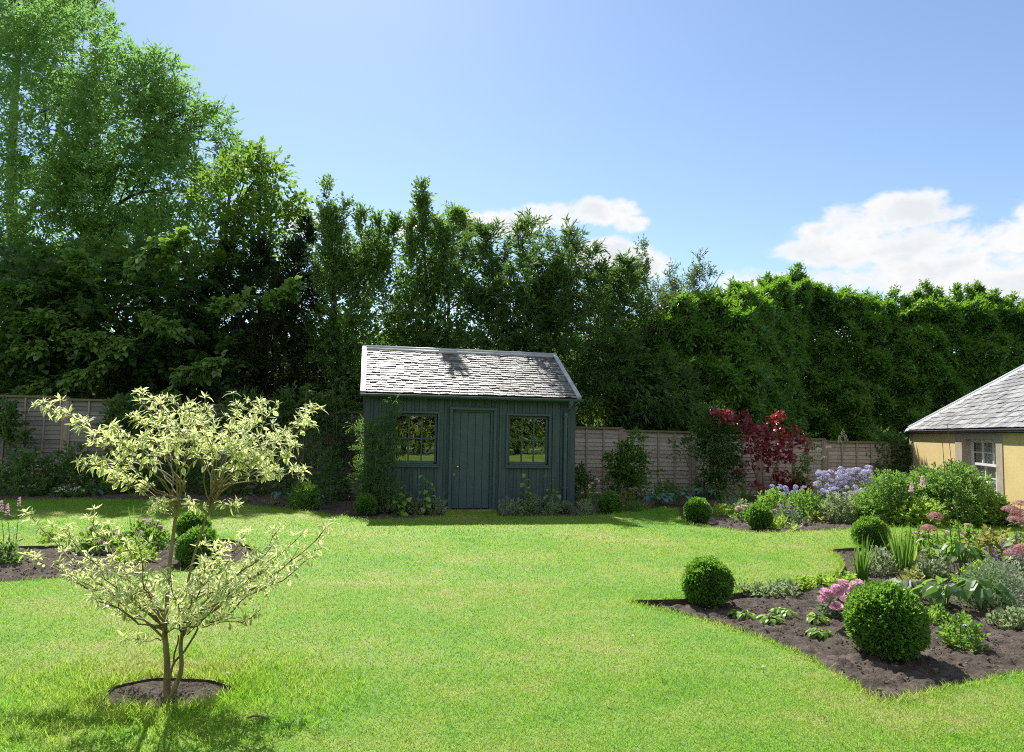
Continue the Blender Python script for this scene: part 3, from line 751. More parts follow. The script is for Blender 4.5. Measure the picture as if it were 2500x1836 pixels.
# ------------------------------------------------------------------ trees and hedge behind the fence
TD = 3.4
UPZ = np.array([0, 0, 1.0])
def lobe_pts(lobes, Y, dens=1.0, inner=.35, zmin=.9, clump=.46):
    """lobes: (px, py, r_px, depth offset m, count) -> spray origins and outward directions"""
    P, D = [], []
    for l in lobes:
        px, py, r = l[:3]; dy = l[3] if len(l) > 3 else 0.0
        c = at(px, py, Y + dy); rm = r * (Y + dy) / FPX
        n = max(20, int(dens * 38 * TD * rm * rm))
        u = rdir(n); f = inner + (1 - inner) * rng.random(n) ** .55
        # lumpy surface
        f *= .78 + .5 * fbm(u[:, 0] * 2.2 + c[0], u[:, 1] * 2.2 + c[2], u[:, 2] * 2.2 + 5, 3)
        p = c + u * [rm, min(rm, 2.0) * .9, rm * .92] * f[:, None]
        k = (p[:, 2] > zmin) & (fbm(p[:, 0] * 1.1, p[:, 2] * 1.1, p[:, 1] * 1.1, 3) + .12 * rng.random(n) > clump)
        P.append(p[k]); D.append(u[k])
    return np.concatenate(P), np.concatenate(D)
def spire_pts(spires, Y, dens=1.0, thin=.42):
    """spires: (tip px, tip py, base px, base py, r px, depth offset) upright tapering leaders"""
    P, D = [], []
    for sp in spires:
        a, b, c, d, r = sp[:5]; dy = sp[5] if len(sp) > 5 else rng.uniform(-.4, .4)
        T, B = at(a, b, Y + dy), at(c, d, Y + dy); rm = r * Y / FPX; L = np.linalg.norm(T - B)
        n = int(dens * 90 * 1.9 * L * max(rm, .12)); t = rng.random(n) ** .85
        ax = nrm(T - B); bow = rng.normal(0, .05, 3) * L
        u = perp(np.broadcast_to(ax, (n, 3)), rdir(n))
        lump = .7 + .6 * fbm(t * 6 + a, np.full(n, b * .1), 2.0, 2)
        p = B + (T - B) * t[:, None] + np.sin(t * math.pi)[:, None] * bow + u * (rm * 1.15 * (1 - t) ** 1.05 * lump * rng.random(n) ** .5)[:, None]
        a_ = np.arctan2(u[:, 1], u[:, 0]); k = fbm(t * L * 2.6 + a, a_ * .9, b * .01, 2) > thin
        P.append(p[k]); D.append(nrm(u * .85 + ax * .7)[k])
    return np.concatenate(P), np.concatenate(D)
def limb(mb, a, b, r0, r1, wob=.06, k=6):
    a, b = np.asarray(a, float), np.asarray(b, float); n = 7; t = np.linspace(0, 1, n)[:, None]; L = np.linalg.norm(b - a)
    p = a * (1 - t) + b * t + np.sin(t * math.pi) * rng.normal(0, wob, 3) * L + np.array([0, 0, 1.0]) * L * .08 * np.sin(t * math.pi)
    mb.tube(p, np.linspace(r0, r1, n), k)
    return p
def big_tree(name, label, cat, base, mat, P, D, leaf, limbs, trunk_r, group=None, bark=None, fill=0.0, n0=0):
    """leaf: n per spray, spray length, leaf length, width, angle, droop, flat, kind, lift"""
    n, SL, L, W, ang, droop, flat, kind, lift = leaf
    t = thing(name, label, cat, base, 0, group); o = np.array(base, float)
    m = len(P); D = nrm(D * .75 + rdir(m) * .55 + np.array([0, 0, lift]))
    mb = MB(); mb.sprays(P - o, D, n, SL * rng.uniform(.7, 1.3, m), L, W, ang, droop, flat, kind)
    if fill:
        q = np.where((np.arange(m) >= n0) & (rng.random(m) < fill))[0]; u = rdir(len(q)); mb.leaf4(P[q] - o - D[q] * .55 + u * .1, u, rdir(len(q)), .22, .13)
    mb.build('crown', mat, t)
    tw = MB()
    top = limbs[0]; tr = limb(tw, [0, 0, -.2], np.array(top) - o, trunk_r, trunk_r * .25, .02, 9)
    for q in limbs[1:]:
        s = tr[min(6, 2 + int(rng.integers(0, 4)))]; l = limb(tw, s, np.array(q) - o, trunk_r * .42, .02, .05)
        for _ in range(4):
            e = l[-1] + rng.normal(0, .55, 3) + [0, 0, .3]; limb(tw, l[int(rng.integers(2, 5))], e, .03, .008, .06, 5)
    tw.build('trunk', bark or BARK, t, smooth=True)
    return t
def base_of(px, Y): b = at(px, 1100, Y); b[2] = -.1; return b

# airy ash tree
Lb = [(50,150,150,.4),(170,110,120,0),(300,215,110,-.3),(120,330,150,-.6),(300,340,140,-.8),(425,285,80,0),(470,340,80,.3),(90,500,150,-.9),(250,480,150,-1.1),
      (400,450,120,-.7),(520,395,70,.2),(170,630,130,-1.0),(330,590,110,-.9),(40,660,120,-.8),(505,300,34,.3),(380,190,60,.3),(540,290,24,.4),(400,165,36,.6),(575,400,36,.3),(560,360,34,0)]
Lb += [(150,725,110,-1.8),(330,690,110,-1.8),(30,760,100,-1.8),(440,560,90,-.8)]
P, D = lobe_pts(Lb, 22.5, 1.9, .2)
big_tree('ash_tree', 'tall airy pale green ash tree with feathery leaves over the shaded fence', 'tree', base_of(200, 22.5), ASH, P, D, (9, .42, .19, .062, 58, .22, .55, 4, .25),
         [at(230, 120, 22.6), at(60, 300, 22), at(350, 250, 22), at(430, 330, 22.3), at(120, 480, 21.8), at(400, 470, 22), at(260, 420, 21.7), at(500, 340, 22.6)], .2)
# dark tree top behind it
P, D = lobe_pts([(30,30,130),(120,10,80),(200,40,50),(240,75,30),(60,-60,140),(190,-20,60)], 27, 1.1, .3)
big_tree('tall_tree', 'dark tall tree top showing above the pale ash at the edge of the sky', 'tree', base_of(60, 27), HAZEL, P, D, (8, .4, .16, .09, 50, .1, .5, 4, .2), [at(60, 20, 27), at(180, 30, 27)], .28)
# broadleaf elm with sunlit top
Lb = [(600,440,70,0),(660,425,42,0),(690,480,40,-.2),(560,510,90,-.5),(640,560,80,-.6),(690,545,45,-.3),(500,590,100,-.6),(415,640,110,-.5),(712,515,26,-.4),(600,640,80,-.3),(560,440,50,.3),(735,505,12,-.4),(640,395,26,.2)]
P, D = lobe_pts(Lb, 20.0, 1.5, .25)
big_tree('elm_tree', 'bushy green elm tree with sunlit upper branches beside the open sky', 'tree', base_of(480, 20.2), ELM, P, D, (8, .45, .15, .095, 52, .12, .6, 4, .2),
         [at(560, 480, 20), at(680, 500, 20), at(620, 440, 20), at(430, 620, 19.8), at(640, 600, 19.6)], .16)
# overhanging dark hazel boughs
Lb = [(80,760,150,0),(240,730,130,.2),(400,720,120,.3),(120,880,130,-.1),(300,870,130,.1),(430,830,110,.3),(30,950,90,0),(200,960,90,.3),(350,960,80,.4),(520,900,90,.5),(20,640,110,.6)]
P, D = lobe_pts(Lb, 18.3, 1.5, .2, 1.9)
hz = big_tree('hazel_tree', 'dark shaded hazel with hanging boughs above the grey fence', 'tree', base_of(150, 18.8), HAZEL, P, D, (8, .5, .19, .15, 50, .2, .75, 4, -.1),
         [at(200, 720, 18.4), at(60, 800, 18), at(330, 800, 18), at(420, 760, 18.4), at(120, 900, 17.9)], .1, fill=.5)
mb = MB(); o = np.array(hz.location)
for a, b, c, d in ((150,930,-10,985),(290,880,180,915),(200,850,300,830),(100,720,10,700),(380,680,440,570),(330,770,420,790),(240,700,190,620),(430,560,330,640),(120,830,230,812),(500,760,600,720),(560,880,450,905),(300,985,420,960),(640,760,720,690),(180,790,60,770),(20,860,90,835)):
    A, B = at(a, b, 17.3), at(c, d, 16.9); n = 24; t = np.linspace(.1, 1, n)[:, None]; P = A * (1 - t) + B * t
    P[:, 2] -= (.12 * t[:, 0] ** 2)
    for q in range(3):
        mb.sprays(P - o + rng.normal(0, .05, P.shape), nrm((B - A) / np.linalg.norm(B - A) + rng.normal(0, .45, (n, 3))), 5, .28, .15, .115, 55, .2, .9, 8, .35)
mb.build('bough', BOUGH, hz)
# yews and shrubs right of the hazel, very dark
def yew(name, label, base, spires, lobes, Y, mat, dens=1.0, lsize=(.13, .032)):
    P, D = spire_pts(spires, Y, 1.5 * dens); P2, D2 = lobe_pts(lobes, Y, 1.6 * dens, .2, .6); n0 = len(P)
    P, D = np.concatenate([P, P2]), np.concatenate([D, D2])
    return big_tree(name, label, 'tree', base_of(base, Y), mat, P, D, (9, .34, lsize[0] * 1.35, lsize[1] * 1.6, 42, .28, .4, 4, .12), [at(base, 760, Y), at(base - 60, 800, Y), at(base + 60, 800, Y)], .12, fill=.5, n0=n0)
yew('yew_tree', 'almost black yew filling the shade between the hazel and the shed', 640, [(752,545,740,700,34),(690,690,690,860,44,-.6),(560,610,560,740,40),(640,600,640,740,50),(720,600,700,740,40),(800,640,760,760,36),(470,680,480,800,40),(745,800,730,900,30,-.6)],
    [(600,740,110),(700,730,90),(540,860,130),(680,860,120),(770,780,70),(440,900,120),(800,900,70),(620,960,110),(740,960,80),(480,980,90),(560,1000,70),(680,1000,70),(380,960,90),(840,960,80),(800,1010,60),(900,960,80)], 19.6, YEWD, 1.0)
# hollies with pointed leaders
def holly(label, base, spires, lobes, Y, mat=HOLLY, dens=1.0, leaf=(8, .28, .105, .058, 55, 0, .25, 4, .35), name='holly_tree'):
    P, D = spire_pts(spires, Y, 1.7 * dens); P2, D2 = lobe_pts(lobes, Y, 2.5 * dens, .2, .6); n0 = len(P)
    P, D = np.concatenate([P, P2]), np.concatenate([D, D2])
    return big_tree(name, label, 'tree', base_of(base, Y), mat, P, D, leaf, [at(spires[0][0] * .6 + spires[0][2] * .4, spires[0][1] * .6 + spires[0][3] * .4, Y), at(base - 40, 760, Y), at(base + 50, 760, Y)], .09, 'hollies behind the shed', fill=.6, n0=n0)
holly('glossy holly with a lone thin top shoot standing beside the black yew', 850, [(803,445,812,640,20),(800,520,815,720,40),(850,495,845,720,46),(925,538,880,720,34),(886,520,870,700,30),(965,535,950,740,34),(940,600,930,740,40)],
      [(830,650,70),(895,680,70),(960,690,70),(860,780,90),(960,790,90),(800,830,60),(900,860,90),(1000,860,70),(830,920,70)], 18.9)
holly('glossy holly with the tallest dense spire above the shed roof', 1050, [(1028,448,1032,640,24),(1030,490,1035,740,44),(1062,540,1060,720,36),(1003,560,1010,720,34),(1085,560,1080,740,30)],
      [(1010,700,60),(1070,690,55),(1040,790,85),(1110,800,60),(1060,860,80)], 19.2, ILEX if False else HOLLY)
holly('leafy pale tipped cherry shoots between the holly spire and the spreading yew', 1110, [(1108,508,1100,740,34),(1128,520,1115,680,26),(1150,550,1120,700,20),(1090,520,1100,660,18)], [(1110,690,36)], 20.3, ELM, 1.0, (7, .3, .14, .04, 55, .4, .4, 4, .1), 'cherry_tree')
# spreading yew with fanned plumes
sp = []
for k, (tx, ty) in enumerate([(1140,585),(1166,556),(1208,546),(1240,580),(1266,548),(1290,536),(1326,542),(1356,585),(1388,556),(1414,572),(1452,604),(1470,650),(1120,650),(1190,640),(1405,640),(1310,620),(1240,660),(1350,670)]):
    sp.append((tx, ty, 1300 + (tx - 1300) * .55, 800 + rng.uniform(-40, 40), rng.uniform(17, 27), rng.uniform(-1.2, .9)))
sp += [(1366,650,1385,880,46,-1.0),(1440,680,1440,860,40,-.9),(1290,720,1290,860,40,-.9),(1200,700,1215,860,44,-.9),(1330,690,1320,850,34,-.8),(1150,700,1190,840,34,-.8)]
yew('yew_tree', 'broad yew with fanned feathery plumes behind the slate roof', 1290, sp, [(1180,850,80),(1270,840,80),(1370,840,100),(1460,820,80),(1260,930,90),(1400,930,100),(1500,900,80),(1440,980,80),(1560,960,80),(1640,950,70),(1350,1000,60)], 18.6, YEW, 1.15, (.12, .026))
yew('yew_tree', 'smaller yew shoulder between the plumed yew and the laurel hedge', 1520, [(1524,635,1525,790,44,-.6),(1490,670,1495,800,36),(1555,680,1550,800,36),(1500,735,1500,860,40,-.8),(1450,740,1460,860,34,-.8)], [(1530,800,70),(1480,880,80),(1560,880,70),(1500,960,80)], 19.8, YEW, 1.1, (.12, .028))
holly('slender evergreen oak with thin leafy shoots against the sky', 1640, [(1568,600,1580,780,20),(1575,650,1585,780,34),(1642,655,1625,790,22),(1712,625,1690,780,20),(1700,665,1680,780,28),(1650,700,1640,800,34),(1735,670,1700,780,16),(1610,690,1605,800,30)],
      [(1590,780,55),(1640,770,50),(1680,790,40),(1570,860,60)], 20.6, ILEX, .9, (8, .28, .09, .038, 55, 0, .2, 4, .4), 'oak_tree')

# laurel hedge
hd = thing('laurel_hedge', 'tall glossy bright green laurel hedge with ragged shoots along its top', 'hedge', (7.5, 20.5, 0), 0)
def hedge_top(x):   # px skyline -> metres
    px = np.array([1480,1560,1640,1700,1760,1830,1870,1910,1945,1975,2020,2080,2130,2190,2230,2270,2310,2360,2400,2440,2480,2600,2900])
    py = np.array([ 850, 800, 745, 735, 725, 715, 712, 705, 690, 712, 722, 735, 748, 765, 745, 730, 755, 735, 730, 750, 765, 745, 740])
    return px, py
HY = lambda x: 18.75 + .2 * x + np.clip(1.2 * (np.asarray(x) - 6.6), 0, 4.8)
HX, HZ = [], []
for a, b in zip(*hedge_top(0)):
    Y = 20.0
    for _ in range(30): Y = .5 * Y + .5 * HY(at(a, b, Y)[0]) + .5
    p = at(a, b, Y); HX.append(p[0]); HZ.append(p[2])
n = 38000; x = rng.uniform(2.6, 24, n); zt = np.interp(x, HX, HZ) - .15 + .5 * (fbm(x * 1.7, x * 0, 4.0) - .5)
z = .6 + (zt - .6) * rng.random(n) ** .9
d = np.where(rng.random(n) < .5, rng.random(n) * .22, rng.random(n) * 2.0)
bulge = 1.3 * (fbm(x * .9, z * .9, 2.) - .5) + 1.0 * (vnoise(x * 1.9, z * 1.9, 7.) - .5) + .5 * (vnoise(x * 4.5, z * 4.5, 3.) - .5)
y = HY(x) + bulge + d + .5 * np.clip((z - 3.0) / 2.5, 0, 1) ** 2
fr = d < .45
P = np.column_stack([x, y, z]); D = nrm(np.column_stack([rng.normal(0, .5, n), np.where(fr, -.75, .1), np.full(n, .8)]) + rng.normal(0, .25, (n, 3)))
# shoots standing clear of the top
more = [(px, np.interp(px, *hedge_top(0)) + rng.uniform(-22, 14), rng.uniform(10, 20)) for px in rng.uniform(1540, 2540, 120)]
for px, py, r in (*more, (1745,715,22),(1790,705,18),(1870,680,26),(1945,655,28),(1960,690,26),(1990,715,22),(2060,712,18),(2095,725,20),(2185,715,20),(2258,698,26),(2290,715,22),(2335,708,22),(2390,700,26),(2425,720,22),(2470,728,20),(2500,745,18)):
    Y = 20.0
    for _ in range(30): Y = .5 * Y + .5 * HY(at(px, py, Y)[0]) + .7
    T = at(px, py, Y); B = T - [rng.normal(0, .1), 0, 1.1]; m = int(20 + r); t = rng.random(m)
    u = rdir(m) * [1, 1, .3]; p = B + (T - B) * t[:, None] + u * (r * Y / FPX * (1 - t) ** .7)[:, None]
    P = np.concatenate([P, p]); D = np.concatenate([D, nrm(u * .6 + [0, 0, .9])])
o = np.array(hd.location)
mb = MB(); mb.sprays(P - o, D, 6, .27 * rng.uniform(.7, 1.3, len(P)), .15, .06, 55, .05, .75, 4, jit=.16)
sel = np.where(np.concatenate([fr, np.ones(len(P) - n, bool)]))[0]; sel = sel[rng.random(len(sel)) < .62]
mb.rosettes(P[sel] - o + D[sel] * .14, nrm(D[sel] + UPZ * .5 + [0, -.25, 0]), 8, .20, .078, .55, 1.35, kind=8); mb.build('foliage', LAUREL, hd)
mb = MB()
for xx in np.arange(3.2, 18, .9):
    b_ = np.array([xx, HY(xx) + .8, -.1]); limb(mb, b_ - o, b_ - o + [rng.normal(0, .3), rng.normal(0, .2), np.interp(xx, HX, HZ) * .85], .045, .012, .04)
mb.build('stem', BARK, hd)

# dark hedge closing the gaps behind the yews and hollies
fh = thing('field_hedge', 'dark hedge glimpsed through gaps behind the yews and hollies', 'hedge', (-5, 25, 0)); n = 14000
x = rng.uniform(-20, 24, n); P = np.column_stack([x, np.maximum(25, HY(x) + 3) + rng.normal(0, .6, n), rng.uniform(.2, 4.5, n)]) - [-5, 25, 0]
mb = MB(); mb.sprays(P, nrm(rdir(n) + UPZ * .5), 7, .5, .28, .17, 50, .1, .5, 4); mb.build('foliage', HAZEL, fh)
mb = MB()
for xx in np.arange(-14, 13, 1.5): mb.tube([[xx, 0, -.2], [xx + .1, .1, 2], [xx, 0, 4]], [.05, .04, .015], 6)
mb.build('stem', BARK, fh)

# sunlit trees behind the camera, mirrored in the shed windows
mb = MB()
for k in range(16):
    xx = -6 + 28 * k / 15 + rng.normal(0, .5); yy = -15 - rng.uniform(0, 3); H = rng.uniform(8, 12); n = 800
    z = rng.uniform(.1, 1, n) ** 1.1 * H; rr = (1 - z / H) * 2.2 + .25; u = rdir(n)
    P = np.column_stack([xx + u[:, 0] * rr, yy + u[:, 1] * rr, z]); D = nrm(np.column_stack([u[:, 0], u[:, 1], np.full(n, -.1)]) + rng.normal(0, .3, (n, 3)))
    mb.sprays(P, D, 8, .75, .34, .13, 45, .3, .6, 4)
    mb.tube([[xx, yy, -.2], [xx, yy, H * .8]], [.16, .05], 7)
props(mb.build('woodland', WOODS), 'sunlit yellow green conifers facing the shed across the garden', 'trees', kind='stuff')
UP = np.array([0, 0, 1.0])
def facade(g_, px):
    # keep plants of the shed border in front of the shed wall
    lim = 13.526 + (g_[0] + .717) * math.tan(.2069) - .17
    if -3.3 < g_[0] < 1.4 and lim < g_[1] < lim + 2.2:
        g_[1] = lim; g_[0] = at(px, 1200, lim)[0]
    return g_
# ------------------------------------------------------------------ clipped box balls
def ball_mesh(rad, n, leaf, name):
    rad = rad * .80; u = rdir(n); f = .74 + .26 * rng.random(n) ** .5
    f *= 1 + .17 * (fbm(u[:, 0] * 2.4 + rad * 9, u[:, 1] * 2.4, u[:, 2] * 2.4 + 4, 4) - .5) * 2
    tips = rng.random(n) < .07; f[tips] += rng.uniform(.02, .10, tips.sum())
    P = u * (rad * f)[:, None]; P[:, 2] = P[:, 2] * .98 + rad * 1.03
    k = P[:, 2] > 0.0
    P, u = P[k], u[k]
    D = nrm(u * .8 + UP * .35 + rdir(len(P)) * .55)
    mb = MB(); mb.sprays(P - D * leaf * 1.2, D, 7, leaf * 2.4, leaf, leaf * .58, 55, 0, .2, 4, jit=.3)
    return mb
def twigs(rad):
    mb = MB()
    mb.tube([[0, 0, -.12], [0, 0, .12], [.01, 0, rad * .8]], [.022, .018, .012], 7)
    for k in range(9):
        a = k * 2.4; mb.tube([[0, 0, .05 + .03 * (k % 3)], [math.cos(a) * rad * .35, math.sin(a) * rad * .35, rad * .7], [math.cos(a) * rad * .6, math.sin(a) * rad * .6, rad * (1.0 + .2 * (k % 3))]], [.01, .007, .003], 5)
    return mb
def ball_at(px, pyb, d_px):
    g_ = gp(px, pyb, -.06); return g_, d_px * math.hypot(g_[1], 0) / FPX / 2
balls = []
def new_ball(px, pyb, d, label, n, leaf):
    g_, r = ball_at(px, pyb, d); g_[1] += r * .2
    g_[0] = at(px, pyb, g_[1])[0]; facade(g_, px)
    t = thing('box_ball', label, 'topiary', g_, rng.uniform(0, 6), 'clipped box balls in the beds')
    ball_mesh(r, n, leaf, 'foliage').build('foliage', BOX, t); twigs(r).build('trunk', TWIG, t)
    t['r'] = r
    return t
b1 = new_ball(2166, 1612, 203, 'largest clipped box ball, bright green, beside the pink roses', 7600, .028)
b2 = new_ball(1727, 1484, 134, 'clipped box ball at the pointed tip of the bare soil bed', 4800, .024)
b3 = new_ball(483, 1392, 116, 'clipped box ball partly hidden behind the variegated dogwood stems', 2900, .026)
def copy_ball(src, px, pyb, d, label):
    g_, r = ball_at(px, pyb, d); g_[1] += r * .2; g_[0] = at(px, pyb, g_[1])[0]; y_ = g_[1]; facade(g_, px)
    if g_[1] < y_: g_[1] -= r * .7; g_[0] = at(px, pyb, g_[1])[0]
    return dup(src, g_, rng.uniform(0, 6), label, None, r / src['r'])
copy_ball(b3, 470, 1324, 86, 'box ball at the far edge of the island bed, behind another ball')
copy_ball(b2, 2126, 1345, 93, 'dark box ball by the lawn strip behind the iris blades')
copy_ball(b3, 893, 1257, 61, 'small shaded box ball at the corner of the shed under the wall shrub')
copy_ball(b3, 1489, 1258, 66, 'small box ball between the shed downpipe side and the fence climber')
copy_ball(b2, 1703, 1279, 72, 'box ball at the lawn end of the mixed border, beside iris spears')
copy_ball(b3, 1853, 1293, 70, 'box ball with sunlit crown below the dark red tree')
for o in bpy.data.objects:
    if 'r' in o: del o['r']

# ------------------------------------------------------------------ generic garden plants
def loc_scale(px, py): g_ = facade(gp(px, py, -.06), px); return g_, g_[1] / FPX
def dome(n, R_, H_):
    u = rdir(n); u[:, 2] = abs(u[:, 2]); f = .35 + .65 * rng.random(n) ** .5
    return u * f[:, None] * [R_, R_, H_], u
def petals_dome(n, r, pl):
    u = rdir(n); u[:, 2] = abs(u[:, 2]) * .9 - .12; P = u * r * rng.uniform(.8, 1.0, (n, 1)) * [1, 1, .75]
    D = perp(u, rdir(n)); mb = MB(); mb.leaf4(P - D * pl * .5, nrm(D + u * .25), u, pl, pl * .8, .1)
    return mb
def rose_head(r):
    mb = MB(); V = []
    for ring, (n, tilt, l) in enumerate([(8, .15, 1.0), (7, .5, .9), (6, .9, .75), (6, 1.25, .55), (4, 1.5, .4)]):
        a = np.arange(n) * 2 * math.pi / n + ring * .4 + rng.normal(0, .1, n)
        h = np.stack([np.cos(a), np.sin(a), 0 * a], 1); D = nrm(h * math.cos(tilt) + UP * math.sin(tilt) + rng.normal(0, .08, (n, 3)))
        N = nrm(-h * math.sin(tilt) + UP * math.cos(tilt))
        mb.leaf8(h * r * .1 + UP * r * .12 * ring, D, N, r * l, r * .95 * l, -.35, .10, (.35, .75), (.4, .5))
    return mb
def spike(h, r, n, pl):
    t = rng.random(n); a = rng.uniform(0, 6.283, n); u = np.stack([np.cos(a), np.sin(a), 0 * a], 1)
    P = u * (r * (1 - t) ** .6 * rng.uniform(.4, 1, n))[:, None] + UP * (h * t)[:, None]
    mb = MB(); mb.leaf4(P, nrm(u + UP * .5 + rdir(n) * .4), nrm(UP + rdir(n)), pl, pl * .75); return mb
def place_heads(t, head, mat, pts, sc=(.8, 1.15), name='flower_head', tilt=.35):
    me = head.mesh(name, mat)
    for p in pts:
        o = bpy.data.objects.new(name, me); COL.objects.link(o); o.parent = t; o.location = tuple(float(v) for v in p)
        s = float(rng.uniform(*sc)); o.scale = (s, s, s); o.rotation_euler = (float(rng.normal(0, tilt)), float(rng.normal(0, tilt)), float(rng.uniform(0, 6)))
def mound(name, label, cat, px, py, rpx, hpx, mat, L, W, n, heads=None, kind=4, ang=55, droop=.15, group=None, SLf=2.2, nl=6, stemmat=None):
    """bushy plant; L, W leaf size in m"""
    g_, s = loc_scale(px, py); R_, H_ = rpx * s, hpx * s; g_[1] += R_ * .5; facade(g_, px)
    t = thing(name, label, cat, g_, 0, group)
    P, u = dome(n, R_, H_); P[:, :2] *= (.85 + .4 * fbm(u[:, 0] * 2 + px, u[:, 1] * 2, u[:, 2] * 2))[:, None]
    D = nrm(u * .7 + UP * .6 + rdir(n) * .5)
    mb = MB(); mb.sprays(P - D * L, D, nl, L * SLf, L, W, ang, droop, .6, kind); mb.build('foliage', mat, t)
    tw = MB()
    for k in range(min(14, max(5, n // 12))):
        e = P[int(rng.integers(0, n))]; tw.tube([[e[0] * .15, e[1] * .15, -.08], [e[0] * .6, e[1] * .6, e[2] * .55], e], [.006, .005, .0025], 4)
    tw.build('stem', stemmat or STEM, t)
    if heads:
        hm, mt, cnt, hr = heads[:4]; zmin = heads[4] if len(heads) > 4 else .45
        q, v = dome(cnt * 6, R_ * 1.0, H_ * 1.04); rad = np.linalg.norm(q / [R_, R_, H_], axis=1)
        ok = np.where((rad > .8) & (q[:, 2] > zmin * H_) & (q[:, 1] < R_ * .5))[0][:cnt]
        place_heads(t, hm(hr), mt, q[ok])
    return t
def spears(name, label, cat, px, py, wpx, hpx, n, mat=None, bend=.12, wid=.022, group=None):
    g_, s = loc_scale(px, py); t = thing(name, label, cat, g_, 0, group); H_ = hpx * s; w_ = wpx * s
    a = rng.uniform(0, 6.283, n); r = rng.random(n) ** .6
    P = np.stack([np.cos(a) * r * w_ * .22, np.sin(a) * r * w_ * .22, np.full(n, -.03)], 1)
    D = nrm(np.stack([np.cos(a) * r * .22 * w_ / max(H_ * .45, .01), np.sin(a) * r * .22, np.ones(n)], 1) + rng.normal(0, .05, (n, 3)))
    L = H_ * rng.uniform(.55, 1.05, n)
    mb = MB(); mb.blades(P, D, L, wid * rng.uniform(.7, 1.2, n), bend * rng.uniform(.1, 1.6, n), 6); mb.build('blade', mat or IRIS, t); return t
def rosette(name, label, cat, px, py, rpx, hpx, mat, n, L, W, curl=.5, group=None):
    """big leaves on stalks arching from one crown"""
    g_, s = loc_scale(px, py); t = thing(name, label, cat, g_, 0, group); R_, H_ = rpx * s, hpx * s
    a = rng.uniform(0, 6.283, n); r = R_ * (.15 + .6 * rng.random(n)); z = H_ * (.95 - .45 * (r / R_) + rng.normal(0, .08, n))
    h = np.stack([np.cos(a), np.sin(a), 0 * a], 1); P = h * r[:, None] + UP * z[:, None]
    mb = MB(); mb.leaf8(P, nrm(h + UP * rng.uniform(-.25, .35, (n, 1))), UP + rng.normal(0, .2, (n, 3)), L * rng.uniform(.7, 1.15, n), W * rng.uniform(.8, 1.1, n), curl, .12, (.32, .7), (.5, .42))
    mb.build('leaf', mat, t)
    tw = MB()
    for p in P: tw.tube([[p[0] * .1, p[1] * .1, -.03], [p[0] * .5, p[1] * .5, p[2] * .7], p], [.005, .005, .004], 4)
    tw.build('stalk', STEM, t); return t
def stems(name, label, cat, px, py, tops, mat, L, W, per, head=None, group=None, lo=.1, kind=8, curl=.4, srad=.005, smat=None, jitter=.0, ang=.15, dy=0.0):
    """upright leafy stems; tops: list of (px, py) of stem tips; per: leaves per stem; head=(mesh fn, material)"""
    g_, s = loc_scale(px, py); g_[1] += dy; t = thing(name, label, cat, g_, 0, group); tw = MB(); mb = MB(); pts = []
    for tx, ty in tops:
        e = at(tx, ty, g_[1] + rng.normal(0, .06)) - g_; b = np.array([e[0] * .35 + rng.normal(0, .02), rng.normal(0, .04), -.08]); m = (b + e) / 2 + [rng.normal(0, .02), rng.normal(0, .02), 0]
        q = np.linspace(0, 1, 7)[:, None]; c = b * (1 - q) ** 2 + 2 * m * q * (1 - q) + e * q * q
        tw.tube(c, np.linspace(srad, srad * .5, 7), 5); pts.append(e)
        if per:
            tt = lo + (1 - lo) * (np.arange(per) + .5) / per; tt = tt[:, None]; P = b * (1 - tt) ** 2 + 2 * m * tt * (1 - tt) + e * tt * tt
            a = np.arange(per) * 2.4 + rng.uniform(0, 6) + rng.normal(0, .3, per); h = np.stack([np.cos(a), np.sin(a), 0 * a], 1)
            sz = (1.1 - .45 * tt[:, 0]) * rng.uniform(.75, 1.2, per)
            P = P + h * L * .25
            D = nrm(h + UP * (ang + rng.normal(0, .25, (per, 1))))
            if kind == 8: mb.leaf8(P, D, UP + rng.normal(0, .25, (per, 3)), L * sz, W * sz, curl, .1, (.28, .66), (.5, .38))
            else: mb.leaf4(P, D, UP + rng.normal(0, .25, (per, 3)), L * sz, W * sz)
    tw.build('stem', smat or STEM, t)
    if per: mb.build('foliage', mat, t)
    if head:
        hm, mt = head[:2]; place_heads(t, hm, mt, pts, tilt=head[2] if len(head) > 2 else .15)
    return t

# ------------------------------------------------------------------ against the shed
def wall_shrub():
    g_, s = loc_scale(905, 1246)
    t = thing('wall_shrub', 'dark feathery shrub trained up the shed wall beside the first window', 'shrub', g_)
    P, D = [], []
    for a, b, r, n in ((912,1215,42,110),(908,1170,42,110),(935,1180,34,80),(912,1120,36,90),(940,1110,30,70),(925,1060,30,80),(898,1050,22,36),(866,1035,12,9),(945,1040,20,40),(950,1010,14,30),(958,985,9,16),(892,1095,22,34),(970,1095,16,20),(866,1150,9,5),(882,1185,20,18),(940,1225,30,50)):
        c = at(a, b, g_[1]) - g_; u = rdir(n); P.append(c + u * [r * s * .85, min(r * s, .12), r * s] * (rng.random((n, 1)) ** .5)); D.append(nrm(u + UP * .5 + rdir(n) * .4))
    P, D = np.concatenate(P), np.concatenate(D); D[:, 1] = -abs(D[:, 1]) * .5
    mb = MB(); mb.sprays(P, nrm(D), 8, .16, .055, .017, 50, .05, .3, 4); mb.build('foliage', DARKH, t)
    tw = MB()
    for pts in ([(905,1250),(915,1180),(918,1100),(935,1040),(955,990)],[(905,1250),(895,1170),(890,1080),(860,1035)],[(908,1250),(930,1170),(945,1100)]):
        tw.tube([at(a, b, g_[1]) - g_ for a, b in pts], np.linspace(.012, .004, len(pts)), 6)
    tw.build('stem', TWIG, t)
wall_shrub()
